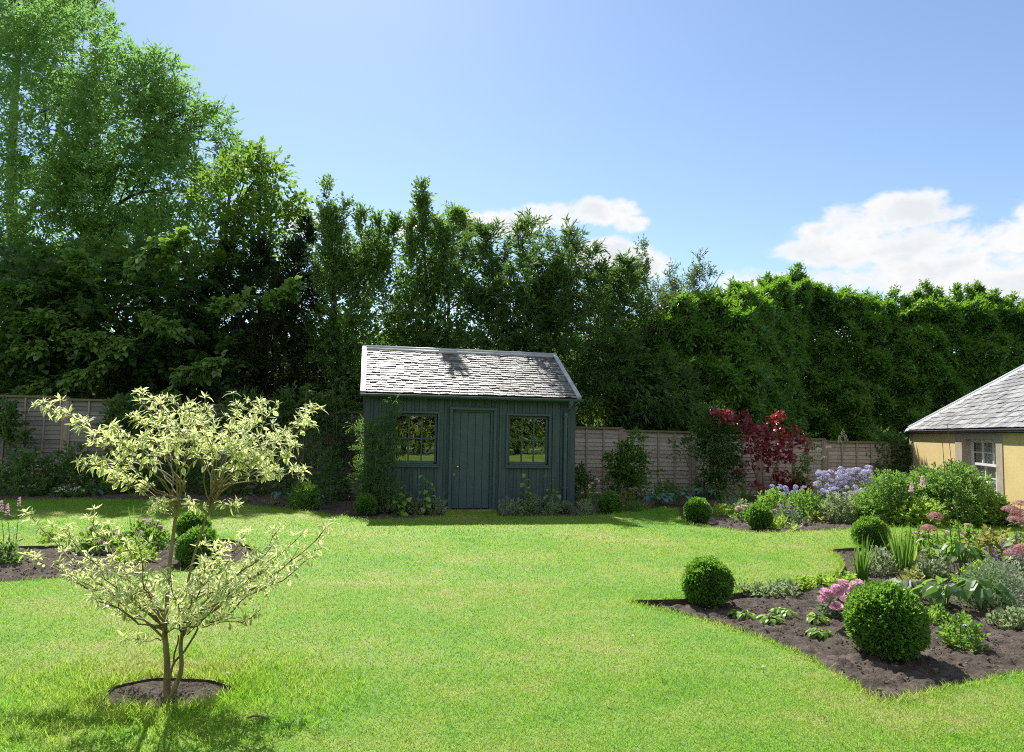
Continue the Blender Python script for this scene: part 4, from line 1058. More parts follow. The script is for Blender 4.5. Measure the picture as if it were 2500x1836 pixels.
for lab, px, py, tops, per in (
    ('bushy broad leaved plant below the first shed window, nearest the wall shrub', 985, 1238, [(975,1172),(990,1185),(1003,1200),(968,1195)], 11),
    ('slim broad leaved plant below the first shed window, next to the door', 1037, 1236, [(1036,1156),(1048,1175)], 13),
    ('tallest broad leaved plant below the second shed window, next to the door', 1287, 1238, [(1279,1152),(1292,1172),(1300,1205)], 13),
    ('broad leaved plant below the second shed window, close to the downpipe', 1350, 1236, [(1344,1155),(1362,1190),(1340,1190)], 10)):
    stems('hydrangea', lab, 'plant', px, py, tops, SHOOT, .15, .125, per, group='broad leaved plants under the shed windows', ang=-.05, srad=.006)
for lab, px, py, r, h in (
    ('grey green catmint by the shaded box ball at the shed corner', 953, 1258, 27, 36),
    ('grey green catmint between two broad leaved plants', 1022, 1254, 22, 36),
    ('grey green catmint nearest the shed door, under the first window', 1063, 1259, 26, 38),
    ('grey green catmint beside the door under the second window', 1246, 1263, 27, 42),
    ('wide grey green catmint in the middle under the second window', 1303, 1259, 30, 42),
    ('grey green catmint just before the downpipe foot', 1345, 1260, 20, 36),
    ('small grey green catmint at the foot of the downpipe', 1383, 1252, 15, 26),
    ('grey green catmint past the shed corner beside white bellflowers', 1428, 1262, 22, 34)):
    mound('catmint', lab, 'plant', px, py, r, h, GREY, .05, .02, 60, group='catmint along the foot of the shed', ang=50, SLf=3, nl=8)
stems('bellflower', 'pale white bellflowers on thin stems beside the shed corner', 'flower', 1447, 1256, [(1438,1186),(1446,1182),(1458,1172),(1463,1176),(1441,1192)], PALE, .09, .012, 16, (rose_head(.032), CREAM, .5), kind=4, ang=.7)
spears('iris_clump', 'narrow green blades behind the pale bellflowers', 'plant', 1432, 1252, 40, 75, 26)
mound('shrub', 'dark glossy shrub tucked behind the shed corner against the fence', 'shrub', 1418, 1222, 34, 88, DARKH, .09, .04, 110)
mound('geranium', 'low green geranium between the small box ball and the yellow fern', 'plant', 1545, 1256, 24, 30, HERB, .05, .045, 40)
mound('barberry', 'bronze tinted leafy plant at the foot of the fence climber', 'plant', 1533, 1236, 26, 44, TURN, .05, .035, 40)
# climbers on the fence
def climber(label, blobs, Y, base, mat=CLIMB, L=.10, W=.05, name='climber', dense=1.0):
    b = at(base[0], base[1], Y); b[2] = -.06; t = thing(name, label, 'climber', b); P, D = [], []
    for a, c_, r, n in blobs:
        c = at(a, c_, Y) - b; u = rdir(int(n * dense)); k = r * Y / FPX; P.append(c + u * [k, min(k, .18), k] * (rng.random((len(u), 1)) ** .5)); D.append(nrm(u + UP * .3 + rdir(len(u)) * .5))
    P, D = np.concatenate(P), np.concatenate(D); D[:, 1] = -abs(D[:, 1]) * .7
    mb = MB(); mb.sprays(P, nrm(D), 6, L * 2.2, L, W, 55, .25, .5, 4); mb.build('foliage', mat, t)
    tw = MB(); xs = sorted(blobs, key=lambda q: -q[1])
    tw.tube([np.array([0, 0, -.05])] + [at(q[0], q[1], Y) - b for q in xs[::2]], .01, 5); tw.build('stem', TWIG, t)
climber('bushy climber with reddish tip growing up the sunlit fence beside the shed', [(1528,1110,18,34),(1520,1135,30,60),(1545,1130,28,50),(1535,1165,34,80),(1525,1190,34,70),(1550,1185,26,40),(1545,1085,14,18),(1553,1070,10,12),(1495,1125,12,12),(1575,1110,10,7),(1595,1150,10,7),(1490,1160,12,10)], 16.9, (1535,1215))
climber('dark hanging climber on the fence post between shed and red tree', [(1735,1030,40,70),(1750,1060,44,90),(1720,1045,26,40),(1755,1095,40,90),(1765,1130,34,60),(1735,1120,24,40),(1775,1160,30,50),(1745,1175,34,60),(1735,1195,30,50),(1660,1095,14,14),(1690,1085,10,8),(1780,1075,22,30)], 17.3, (1738,1215), DARKH, .12, .045)
climber('thin sprawling climber on the fence behind the cream flower plumes', [(1960,1120,14,12),(1950,1145,16,16),(1975,1100,12,8),(1940,1170,18,16),(1965,1160,12,8),(1985,1075,9,6)], 17.9, (1950,1200), CLIMB, .08, .04)
climber('large dark evergreen shrub at the fence end by the cottage wall', [(2150,1095,40,80),(2180,1110,40,90),(2130,1130,44,80),(2200,1140,36,60),(2165,1150,50,90),(2110,1150,30,40)], 19.5, (2160,1200), DARKH, .13, .05, 'shrub')
stems('climbing_rose', 'thin dark rose shoot standing bare against the fence boards', 'plant', 1460, 1215, [(1465,1105),(1450,1140),(1478,1120)], DARKH, .05, .03, 8, dy=1.2, srad=.004)
stems('sapling', 'thin lime green sapling low against the fence near the blue hostas', 'plant', 1672, 1222, [(1690,1150),(1662,1172),(1700,1165)], LIME, .09, .03, 9, dy=.6, srad=.004)
mound('daylily', 'green leafy mass behind the blue hosta at the fence foot', 'plant', 1632, 1222, 42, 42, CLIMB, .12, .035, 80, group=None)
for lab, px, py, r, h, n in (('blue green hosta nearest the sprig of yellow fern by the fence', 1605, 1238, 34, 36, 14), ('largest blue green hosta below the sunlit fence, beside the first border box ball', 1655, 1236, 38, 40, 15), ('blue green hosta half hidden behind the border box ball', 1725, 1222, 34, 30, 13),
    ('blue leaved hosta in deep shade just before the shed corner', 752, 1233, 44, 36, 18), ('dim blue hosta in shade next to the bigger blue hosta', 700, 1222, 34, 28, 12), ('small dim hosta on the far shaded bed under the hazel', 230, 1211, 20, 18, 12)):
    rosette('hosta', lab, 'plant', px, py, r, h, HOSTA, n, .26 if n > 12 else .2, .17 if n > 12 else .13, .45, 'blue leaved hostas by the fence')
for lab, px, py, r in (('yellow green grassy tuft in front of the sunlit fence', 1570, 1244, 24), ('yellow green tuft in shade nearest the blue hosta', 660, 1232, 20), ('yellow green tuft in shade between darker shrubs', 597, 1225, 16), ('pale tuft in deep shade behind the dogwood trunk', 330, 1214, 16)):
    spears('fern', lab, 'plant', px, py, r * 2, r * 1.7, 60, FERN, .8, .012, 'yellow green tufts along the shaded bed edge')

climber('dark ivy covering the grey fence beside the dogwood', [(300,1010,34,90),(330,1035,36,90),(285,1050,30,60),(375,1020,34,80),(420,1030,36,80),(460,1040,36,70)], 16.3, (340,1200), DARKH, .1, .07)
climber('dark ivy hanging down the grey fence at the frame edge', [(10,1010,26,50),(30,1045,30,50),(0,1060,30,40),(45,1075,24,30)], 16.2, (15,1200), DARKH, .1, .07)
climber('dark climbing growth on the shaded fence nearest the shed', [(600,1010,50,120),(660,1020,50,120),(720,1000,50,130),(780,1000,40,90),(840,990,36,80),(560,1040,44,90),(820,1060,40,80),(850,1120,36,60)], 16.6, (700,1200), DARKH, .1, .06)
# ------------------------------------------------------------------ shaded bed under the trees
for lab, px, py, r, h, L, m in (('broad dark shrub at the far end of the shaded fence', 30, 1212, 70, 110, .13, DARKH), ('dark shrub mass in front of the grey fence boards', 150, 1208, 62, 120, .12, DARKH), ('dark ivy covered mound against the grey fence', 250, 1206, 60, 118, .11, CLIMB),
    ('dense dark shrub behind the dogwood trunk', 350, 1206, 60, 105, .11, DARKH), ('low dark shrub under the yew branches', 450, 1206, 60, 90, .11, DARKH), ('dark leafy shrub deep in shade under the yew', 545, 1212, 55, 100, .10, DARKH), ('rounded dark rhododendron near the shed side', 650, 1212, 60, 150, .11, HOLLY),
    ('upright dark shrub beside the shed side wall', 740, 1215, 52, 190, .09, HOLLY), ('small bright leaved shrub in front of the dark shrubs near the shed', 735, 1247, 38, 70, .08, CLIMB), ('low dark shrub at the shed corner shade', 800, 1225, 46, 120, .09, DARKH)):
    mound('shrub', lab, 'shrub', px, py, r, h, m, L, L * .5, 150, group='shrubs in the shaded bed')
stems('foxglove', 'pale topped tall perennial against the grey fence in shade', 'plant', 62, 1212, [(55,1098),(48,1100),(64,1105),(95,1105)], CLIMB, .16, .09, 9, (petals_dome(60, .05, .03), PALE))
for lab, px, py in (('white dotted plant at the shaded bed edge nearest the frame side', 140, 1216), ('white dotted plant at the shaded bed edge before the small hosta', 178, 1216)):
    mound('astrantia', lab, 'flower', px, py, 22, 26, DARKH, .06, .05, 30, (lambda r: petals_dome(16, r, .03), WHITE, 9, .035), group='white dotted plants in shade')
stems('sapling', 'thin bare stemmed young tree in the shade beside the shed', 'tree', 808, 1215, [(812,940),(795,1010),(822,985)], DARKH, .07, .035, 18, dy=.5, lo=.55, srad=.012, smat=TWIG, kind=4)
stems('hydrangea', 'broad leaved young shoot standing among dark shrubs beside the shed', 'plant', 815, 1240, [(816,1152),(808,1170)], HERB, .1, .08, 6, srad=.004)
stems('perennial', 'spindly plant with pale leaves in front of the shaded shed corner', 'plant', 848, 1260, [(850,1205),(840,1218),(832,1240),(858,1220)], PALE, .06, .03, 5, srad=.003)
cn = thing('garden_cane', 'thin bare garden cane upright in the shaded shrubs', 'cane', (*(at(738, 1140, 15.6)[:2]), -.1))
MB().tube([[0, 0, -.1], [.02, 0, at(741, 955, 15.6)[2] + .1]], .012, 6).build('stake', TWIG, cn)

# ------------------------------------------------------------------ mixed border below the fence
def red_tree():
    g_, s = loc_scale(1868, 1232); g_[1] += .6; s = g_[1] / FPX; Y = g_[1]
    t = thing('redbud_tree', 'small tree with dark crimson heart shaped leaves before the fence', 'tree', g_); tw = MB(); mb = MB(); P = []
    J = lambda a, b, dy=0.0: at(a, b, Y + dy) - g_
    for pts, r in (([(1868,1232),(1850,1180),(1835,1120),(1822,1060),(1790,1030),(1742,1006)], .02), ([(1868,1232),(1862,1170),(1858,1110),(1870,1060),(1905,1012)], .018), ([(1870,1232),(1885,1160),(1905,1110),(1935,1070),(1962,1062)], .018), ([(1868,1232),(1895,1180),(1885,1130),(1850,1070)], .014), ([(1835,1120),(1812,1140),(1792,1148)], .008), ([(1905,1110),(1920,1140),(1890,1150)], .008)):
        dy = rng.normal(0, .12, len(pts)) * np.linspace(0, 3, len(pts)); tw.tube([J(a, b, d) for (a, b), d in zip(pts, dy)], np.linspace(r, r * .3, len(pts)), 6)
    for a, b, r, n in ((1745,1006,16,26),(1768,1014,18,34),(1795,1022,22,46),(1820,1015,16,24),(1825,1040,24,52),(1850,1050,26,60),(1880,1048,26,60),(1890,1020,16,24),(1905,1010,14,22),(1920,1050,24,50),(1945,1058,16,26),(1840,1075,26,54),(1870,1085,28,66),(1900,1080,28,66),(1930,1085,22,40),(1962,1082,20,34),(1815,1075,12,10),(1850,1105,24,40),(1880,1110,26,48),(1912,1108,22,40),(1930,1120,14,16),(1825,1130,10,10),(1812,1142,12,12),(1796,1147,8,6),(1885,1140,16,16),(1850,1142,8,6),(1905,1150,10,8),(1830,1095,12,12),(1845,1185,16,20),(1862,1200,12,10),(1838,1215,8,6),(1865,1235,8,5)):
        n = max(4, int(n * .8)); u = rdir(n); k = r * s; P.append(J(a, b) + u * [k, k * 1.6, k] * (rng.random((n, 1)) ** .45))
    P = np.concatenate(P); n = len(P); a = rng.uniform(0, 6.283, n)
    D = nrm(np.stack([np.cos(a), np.sin(a) - .25, rng.normal(-.5, .45, n)], 1))
    mb.leaf8(P, D, nrm(UP * .6 + rng.normal(0, .5, (n, 3))), .12 * rng.uniform(.6, 1.15, n), .125 * rng.uniform(.6, 1.1, n), .3, .08, (.25, .62), (.5, .36))
    mb.build('crown', RED, t); tw.build('trunk', TWIG, t, smooth=True)
red_tree()
mound('smoke_bush', 'low dark plum red shrub beside the lilac phlox', 'shrub', 1938, 1218, 50, 66, PLUM, .10, .09, 90, kind=4, droop=.4, stemmat=TWIG)
for lab, px, py, tops in (('tall plant with one fluffy cream flower plume, highest against the fence', 2062, 1232, [(2058,1068),(2066,1078),(2050,1082)]), ('tall plant with two cream flower tufts shorter than the fluffy plume', 2008, 1232, [(1998,1098),(2022,1092),(1990,1103),(2010,1118)])):
    stems('meadow_rue', lab, 'flower', px, py, tops, PALE, .07, .035, 14, (spike(.20, .055, 60, .03) if '1068' in str(tops) else petals_dome(70, .075, .035), CREAM), kind=4, lo=.3, dy=1.0, group='tall cream flowered stems')
# lilac phlox in three clumps, each with domed heads on leafy stems
def phlox(label, px, py, heads, mat, hr=.056, per=9, dy=.4, name='phlox'):
    stems(name, label, 'flower', px, py, heads, HERB, .085, .028, per, (petals_dome(60, hr, .026), mat, .3), dy=dy, kind=4, lo=.05, ang=.4, srad=.004)
def head_grid(x0, x1, y0, y1, n): return [(rng.uniform(x0, x1), rng.uniform(y0, y1)) for _ in range(n)]
phlox('tallest lilac phlox clump, crest of the pale purple flower mass', 2085, 1262, head_grid(2045, 2130, 1138, 1172, 52) + head_grid(2055, 2135, 1165, 1192, 30), LILAC)
phlox('lilac phlox clump sloping down beside the plum red shrub', 2025, 1264, head_grid(1996, 2065, 1150, 1190, 46) + head_grid(1990, 2060, 1180, 1208, 30), LILAC)
phlox('lilac phlox heads low in front of the flower mass', 2060, 1274, head_grid(2005, 2130, 1188, 1216, 24) + [(2055,1226),(2118,1200)], LILAC)
phlox('blue violet phlox beneath the red tree', 1905, 1262, head_grid(1872, 1962, 1186, 1207, 20) + head_grid(1890, 1930, 1200, 1212, 8), BLUE, .048)
for lab, px, py, r, h, m in (('fresh green phlox foliage under the red tree', 1895, 1270, 46, 66, HERB), ('leafy green foliage between the red tree and lilac phlox', 1975, 1270, 50, 64, HERB), ('pale green leafy foliage below the lilac phlox', 2050, 1276, 46, 60, PALE), ('leafy foliage below the lilac phlox next to the big green bushes', 2120, 1276, 40, 66, LIME)):
    mound('perennial', lab, 'plant', px, py, r, h, m, .075, .028, 190, SLf=2.6, nl=8, group='leafy perennials in the border')
spears('iris_clump', 'upright iris spears beside the border box ball near the lawn', 'plant', 1769, 1240, 44, 76, 16, group='iris clumps')
spears('iris_clump', 'dense upright iris spears at the foot of the red tree', 'plant', 1815, 1236, 60, 80, 40, group='iris clumps')
spears('iris_clump', 'short iris fan in front of the lilac phlox', 'plant', 2046, 1270, 34, 46, 30, group='iris clumps')
spears('iris_clump', 'thin tall iris fan below the lilac phlox beside the dark box ball', 'plant', 2112, 1276, 30, 80, 26, group='iris clumps')
mound('geranium', 'yellow green mound with pale edge between two border box balls', 'plant', 1768, 1262, 34, 28, LIME, .06, .05, 60)
mound('euonymus', 'white edged low shrub touching the sunlit border box ball', 'shrub', 1818, 1268, 26, 46, PALE, .045, .03, 70)
mound('sage', 'grey leafy plant between iris spears and the sunlit border box ball', 'plant', 1800, 1252, 34, 34, GREY, .07, .03, 60)
mound('rose_bush', 'small bush with faded pink roses touching the sunlit border box ball', 'rose', 1812, 1276, 22, 46, HERB, .05, .03, 40, (rose_head, BLUSH, 5, .05))
mound('rose_bush', 'leafy rose bush with sparse pink roses under the blue violet phlox', 'rose', 1925, 1280, 38, 48, GREY, .055, .032, 100, (rose_head, MAUVE, 5, .045))
mound('primrose', 'bright lime leaved clump at the border edge below the rose bush', 'plant', 1918, 1296, 26, 22, LIME, .10, .04, 24)
mound('primrose', 'yellowing leaf clump on bare border soil below the phlox foliage', 'plant', 1998, 1276, 18, 20, TURN, .08, .04, 16)
# big green bushes towards the cottage
for lab, px, py, r, h, n in (('largest green bush, rising against the cottage window', 2365, 1290, 105, 155, 800), ('green bush next to the lilac phlox below the cottage corner', 2190, 1285, 72, 132, 480), ('tall green bush between the two, below the cottage wall', 2275, 1282, 72, 138, 480), ('low light green bush in front of the bigger bushes', 2250, 1292, 80, 74, 420), ('low green bush at the cottage end of the border', 2440, 1292, 44, 80, 240)):
    mound('peony_bush', lab, 'bush', px, py, r, h, BUSH if 'light' not in lab else LIME, .062, .034, int(n * 1.9), SLf=2.6, nl=7, droop=.3, group='big green bushes by the cottage')
stems('astilbe', 'two pale pink plumes rising from the low light green bush', 'flower', 2243, 1288, [(2225,1203),(2252,1192)], HERB, .08, .03, 5, (spike(.2, .05, 160, .025), BLUSH, .08), dy=-.2)

# ------------------------------------------------------------------ bed with the two large box balls
spears('iris_clump', 'single slender iris fan standing on bare soil near the lawn peninsula', 'plant', 2103, 1420, 46, 128, 30, wid=.022, bend=.08)
spears('iris_clump', 'tall wide iris fan with upright blades behind the largest box ball', 'plant', 2203, 1405, 62, 150, 54, wid=.022, bend=.07)
spears('iris_clump', 'yellowish short iris fan beside the tall wide iris fan', 'plant', 2228, 1398, 34, 96, 26, LIME, wid=.022)
mound('geranium', 'whitish green geranium mound between the two iris fans', 'plant', 2157, 1408, 48, 66, PALE, .034, .026, 190, (lambda r: petals_dome(8, r, .018), BLUE, 3, .014, .7))
mound('rose_bush', 'pink rose bush with full double blooms hugging the largest box ball', 'rose', 2046, 1516, 30, 78, GREY, .055, .034, 90, None)
rb = [o for o in bpy.data.objects if o.name.startswith('rose_bush') and 'hugging' in o['label']][0]
o = np.array(rb.location)
place_heads(rb, rose_head(.058), PINK, [at(a, b, gp(2046, 1516)[1] - .04) - o for a, b in ((2005,1470),(2042,1445),(2024,1458),(2060,1470),(2043,1486),(2015,1452),(2055,1432))], (.85, 1.2), tilt=.5)
place_heads(rb, rose_head(.05), BLUSH, [at(a, b, gp(2046, 1516)[1] + .1) - o for a, b in ((2086,1432),(2072,1440),(2095,1428),(2078,1452))], (.85, 1.1), tilt=.5)
for lab, px, py, r, h in (('lime green primrose clump just below the pointed tip box ball', 1815, 1512, 28, 22), ('larger lime green primrose clump in the middle of the bare soil', 1910, 1512, 32, 26), ('lime green primrose clump touching the larger primrose clump', 1880, 1524, 26, 20), ('lime green primrose clump under the pink roses', 1998, 1528, 26, 26), ('yellowing primrose clump nearest the largest box ball', 2000, 1556, 28, 20)):
    rosette('primrose', lab, 'plant', px, py, r, h, LIME, 30, .075, .05, .6, 'lime green primrose clumps on bare soil')
for lab, px, py, r, h, m in (('pale leaved geranium against the pointed tip box ball', 1812, 1458, 24, 26, PALE), ('pale geranium with reddish leaf tips at the lawn edge', 1878, 1464, 30, 32, PALE), ('pale geranium at the lawn edge beside the reddish tipped one', 1918, 1458, 32, 34, PALE), ('lime green strawberry plant along the lawn edge', 1965, 1442, 30, 24, LIME), ('lime green strawberry plant next to the pink roses at the lawn edge', 2015, 1436, 28, 24, LIME), ('lime green strawberry plant behind the pink roses', 2070, 1428, 26, 22, LIME)):
    mound('geranium' if 'geranium' in lab else 'strawberry_plant', lab, 'plant', px, py, r, h, m, .042, .030, 46, group='low plants along the bed edge')
def joe(label, px, py, heads, per, r=.088):
    stems('sedum', label, 'flower', px, py, heads, PALE, .13, .075, per, (petals_dome(420, r, .014), ROSY, .2), curl=.5, srad=.006, ang=.05)
joe('tall sedum with two rosy flower domes rising behind the iris fans', 2285, 1408, [(2283,1262),(2267,1292)], 12)
joe('sedum with several rosy flower domes at the frame edge by the big bushes', 2492, 1400, [(2492,1232),(2488,1255),(2480,1272),(2505,1268),(2520,1240),(2470,1248)], 8, .10)
joe('sedum with one flat rosy head low among yellowing leaves', 2500, 1440, [(2494,1340),(2530,1330),(2476,1352)], 8, .09)
for lab, px, py, r, h, n in (('large leaved plant with drooping pale leaves behind the largest box ball', 2215, 1466, 54, 60, 18), ('large leaved plant drooping over bare soil beside the largest box ball', 2305, 1492, 54, 78, 16), ('large leaved plant with hanging leaves between bare soil patches', 2395, 1500, 52, 96, 16), ('large leaved plant below the bare tall flower stalks', 2350, 1402, 60, 80, 22)):
    rosette('phlomis', lab, 'plant', px, py, r, h, PALE if n == 18 else HERB, n + 6, .18, .09, .75, 'large leaved plants in the bed')
stems('verbascum', 'two very tall bare flower stalks leaning before the cottage wall', 'flower', 2348, 1400, [(2300,1068),(2313,1036)], HERB, .22, .03, 0, None, kind=4, lo=.05, srad=.0065, ang=.7, smat=STALK)
mound('rose_bush', 'rose bush with blush blooms at the far side of the bed by the lawn strip', 'rose', 2270, 1352, 44, 62, HERB, .055, .034, 100, (rose_head, BLUSH, 6, .04))
mound('rose_bush', 'low rose bush with pale blooms behind the tall bare stalks', 'rose', 2370, 1350, 52, 62, HERB, .055, .034, 130, (rose_head, BLUSH, 8, .04))
mound('barberry', 'yellow and orange leaved shrub at the frame edge behind the salvia', 'shrub', 2450, 1370, 60, 66, TURN, .075, .045, 110)
mound('barberry', 'small yellowing plant behind the big drooping leaves', 'plant', 2240, 1440, 26, 40, TURN, .07, .045, 30)
stems('salvia', 'airy salvia with dark purple spikes at the frame edge', 'flower', 2440, 1480, [(2450,1340),(2430,1365),(2470,1350),(2410,1355),(2485,1370),(2400,1400),(2460,1395)], GREY, .055, .02, 22, (spike(.08, .014, 40, .014), PURPLE, .1), kind=4, ang=.3, srad=.003)
mound('salvia', 'grey green airy foliage on the bare soil at the frame edge', 'plant', 2455, 1500, 70, 110, GREY, .045, .016, 200, SLf=3.5, nl=9)
stems('perennial', 'leafy upright green plant between drooping leaves and salvia', 'plant', 2360, 1475, [(2350,1385),(2372,1380),(2340,1410),(2385,1405)], HERB, .09, .026, 14, ang=.5, srad=.004)
mound('geranium', 'yellow green geranium with a few violet flowers on bare soil', 'plant', 2365, 1592, 46, 78, HERB, .036, .026, 90, (lambda r: petals_dome(10, r, .022), BLUE, 3, .018, .5))
mound('geranium', 'pale green geranium at the frame edge on bare soil', 'plant', 2490, 1540, 48, 44, PALE, .036, .028, 130)
mound('daisy', 'small green sprig beside the base of the largest box ball', 'plant', 2278, 1530, 18, 36, LIME, .04, .02, 26)

mound('geranium', 'pale frothy foliage at the foot of the tall rosy sedum', 'plant', 2285, 1420, 44, 46, PALE, .045, .034, 110)
mound('geranium', 'light green foliage in the middle of the bed before the yellowing shrub', 'plant', 2410, 1440, 50, 56, LIME, .05, .032, 120)
mound('rose_bush', 'leafy rose bush without blooms between the iris fan and the bare stalks', 'rose', 2320, 1372, 44, 60, HERB, .055, .034, 120)
mound('geranium', 'small green geranium on open soil before the drooping leaves', 'plant', 2300, 1520, 26, 30, HERB, .038, .028, 50)
# ------------------------------------------------------------------ island bed behind the dogwood
mound('rose_bush', 'rose bush with blush and mauve blooms behind the dogwood, next to bare soil', 'rose', 228, 1356, 50, 66, HERB, .055, .034, 130, (rose_head, BLUSH, 9, .045))
mound('rose_bush', 'rose bush with mauve pink blooms beside the hidden box balls', 'rose', 345, 1350, 52, 74, HERB, .055, .034, 130, (rose_head, MAUVE, 11, .048))
mound('geranium', 'bright green geranium in front of the mauve rose bush', 'plant', 318, 1380, 48, 42, LIME, .045, .035, 120)
mound('geranium', 'yellow green geranium at the far edge of the island bed', 'plant', 118, 1334, 34, 40, LIME, .05, .035, 60)
spears('iris_clump', 'thin iris blades behind the blush rose bush', 'plant', 225, 1318, 60, 76, 8, group='iris clumps')
spears('iris_clump', 'thin iris blades behind the mauve rose bush', 'plant', 330, 1318, 40, 96, 9, group='iris clumps')
stems('loosestrife', 'leafy loosestrife with pink flower spikes at the frame edge of the island bed', 'flower', 22, 1372, [(46,1236),(2,1250),(18,1258),(-20,1240)], GREY, .075, .022, 26, (spike(.11, .016, 70, .016), MAUVE, .06), kind=4, ang=.25, srad=.005)
mound('perennial', 'dark bushy foot of the pink spiked loosestrife', 'plant', 8, 1386, 26, 50, DARKH, .06, .025, 60)

# ------------------------------------------------------------------ young variegated dogwood
def dogwood():
    B = gp(412, 1706); Y = B[1]; s = Y / FPX
    t = thing('dogwood_tree', 'young variegated dogwood with cream edged leaves in tiers, alone in a round soil patch', 'tree', B); tw = MB(); mb = MB()
    J = lambda a, b, dy=0.0: at(a, b, Y + dy) - B
    def chain(pts, r0, r1, k=8):
        p = np.array([J(*q) for q in pts]); n = len(p); tt = np.linspace(0, n - 1, n * 4); i = np.clip(tt.astype(int), 0, n - 2); f = (tt - i)[:, None]
        p0, p1, p2, p3 = p[np.clip(i - 1, 0, n - 1)], p[i], p[i + 1], p[np.clip(i + 2, 0, n - 1)]
        c = .5 * (2 * p1 + (p2 - p0) * f + (2 * p0 - 5 * p1 + 4 * p2 - p3) * f ** 2 + (3 * p1 - p0 - 3 * p2 + p3) * f ** 3)
        tw.tube(c, np.linspace(r0, r1, len(c)), k); return c
    # stems
    chain([(414,1718),(408,1690),(408,1620),(402,1545)], .022, .015)
    chain([(402,1545),(406,1490),(412,1400),(420,1330),(432,1240),(440,1205),(453,1175)], .013, .008)
    chain([(412,1712,.0),(430,1672,-.02),(443,1630,-.03),(441,1580,-.03),(446,1540,-.04)], .015, .010)
    chain([(446,1540,-.04),(452,1460,-.03),(468,1380,0),(488,1310,.02),(505,1255,.03),(516,1215,.03),(531,1170,.03)], .0075, .007)
    chain([(414,1660,.05),(424,1620,.06),(450,1590,.04),(478,1545,.0),(484,1528,0)], .007, .005)
    chain([(424,1620,.06),(426,1595,.06),(434,1570,.05),(436,1550,.03)], .006, .004)
    rp, rd = [], []     # rosettes: place, direction
    hang = []
    def along(a, b): k = rng.random(); return (a[0] + (b[0] - a[0]) * k, a[1] + (b[1] - a[1]) * k)
    def branch(start, tip, dy0, dy1, r, ntw, tl=.085, sag=.0, t0=.3, ros=1.0):
        a, b = J(start[0], start[1], dy0), J(tip[0], tip[1], dy1); n = 14; q = np.linspace(0, 1, n)[:, None]; L = np.linalg.norm(b - a)
        c = a * (1 - q) + b * q; c[:, 2] += -(q[:, 0] * (1 - q[:, 0])) * sag * L + .02 * L * np.sin(q[:, 0] * 9 + rng.uniform(0, 6))
        c[:, 0] += .015 * L * np.sin(q[:, 0] * 8 + rng.uniform(0, 6)); c += rng.normal(0, .004, c.shape)
        tw.tube(c, np.linspace(r, r * .3, n), 6)
        d = nrm(b - a); lat = nrm(np.cross(d, UP))
        ntw = max(3, int(ntw * .78)); tl *= .85
        for k in range(ntw):
            u = t0 + (1 - t0) * (k + rng.random()) / ntw; i = int(u * (n - 1)); p = c[min(i, n - 1)]
            e = p + (d * rng.uniform(.15, .9) + lat * rng.uniform(-1, 1) + UP * rng.uniform(.05, .55)) * tl * rng.uniform(.45, 1.25)
            tw.tube([p, (p + e) / 2 - UP * .006, e], [.0028, .0022, .0016], 4)
            rp.append(e); rd.append(nrm((e - p) + UP * .04))
            if rng.random() < .4 * ros:
                m = (p + e) / 2 + rng.normal(0, .012, 3); rp.append(m); rd.append(nrm(d + UP * .8 + rng.normal(0, .3, 3)))
            for _ in range(1): hang.append((p + (e - p) * rng.random(), lat * rng.uniform(-1, 1) + d * .4 - UP * .9))
        rp.append(c[-1]); rd.append(nrm(d + UP * .2))
    F1, F2 = (402,1545), (446,1540)
    # lower tier, a wide open bowl
    for tip, dy in (((60,1345),.05),((70,1262),.35),((150,1300),-.25),((120,1290),.45),((215,1255),.5),((250,1400),-.45),((290,1300),.6),((235,1460),-.5),((330,1330),-.5),((195,1420),-.15),((300,1450),-.35),((360,1420),.55),((140,1370),.25)):
        branch(along((402,1556), (406,1478)), tip, 0, dy, .0068, 12, .10, .08, .34)
    for tip, dy in (((815,1282),-.05),((790,1330),.3),((760,1368),-.15),((735,1310),.4),((690,1290),.5),((640,1400),-.4),((690,1350),.15),((560,1330),.6),((610,1300),.55),((570,1440),-.5),((655,1430),-.2),((500,1380),-.5),((600,1380),.2),((520,1330),.5),((660,1330),-.35)):
        branch(along((446,1556), (453,1462)), tip, -.03, dy, .0068, 15, .10, .10, .28)
    branch((484,1528), (632,1502), 0, -.15, .004, 7, .07, .1, .5)
    branch((402,1560), (312,1562), 0, -.1, .0035, 5, .06, .1, .5)
    branch(F1, (540,1470), 0, -.45, .006, 10, .1, .2); branch(F2, (420,1400), 0, -.5, .006, 12, .1, .2); branch(F1, (470,1440), 0, .5, .006, 10, .1, .2)
    # upper tiers
    F3, F4 = (437,1207), (516,1205)
    for tip, dy in (((85,985),-.1),((125,1010),.2),((200,1125),-.2),((235,1140),.2),((285,1178),.1),((330,1010),.2),((340,958),.05),((388,975),-.15),((270,1050),-.4),((400,1015),.35),((430,1035),-.45),((350,1060),.5),((470,985),-.1),((500,1025),.1),((225,1078),-.15),((300,1090),-.3)):
        branch(along((427,1268), (452,1180)), tip, 0, dy, .0042, 12, .10, -.16, .5)
    for tip, dy in (((785,1000),.0),((770,1035),.25),((735,1025),-.25),((722,1098),-.15),((735,1160),.1),((690,1065),.4),((640,985),.1),((580,985),-.2),((600,1030),.45),((655,1010),-.4),((500,1000),.2),((448,1005),.1),((470,1065),-.25),((610,1085),-.4),((560,1040),.5),((520,1040),-.3),((680,1150),.2),((630,1120),-.2)):
        branch(along((509,1240), (530,1172)), tip, .03, dy, .004, 12, .10, -.16, .48)
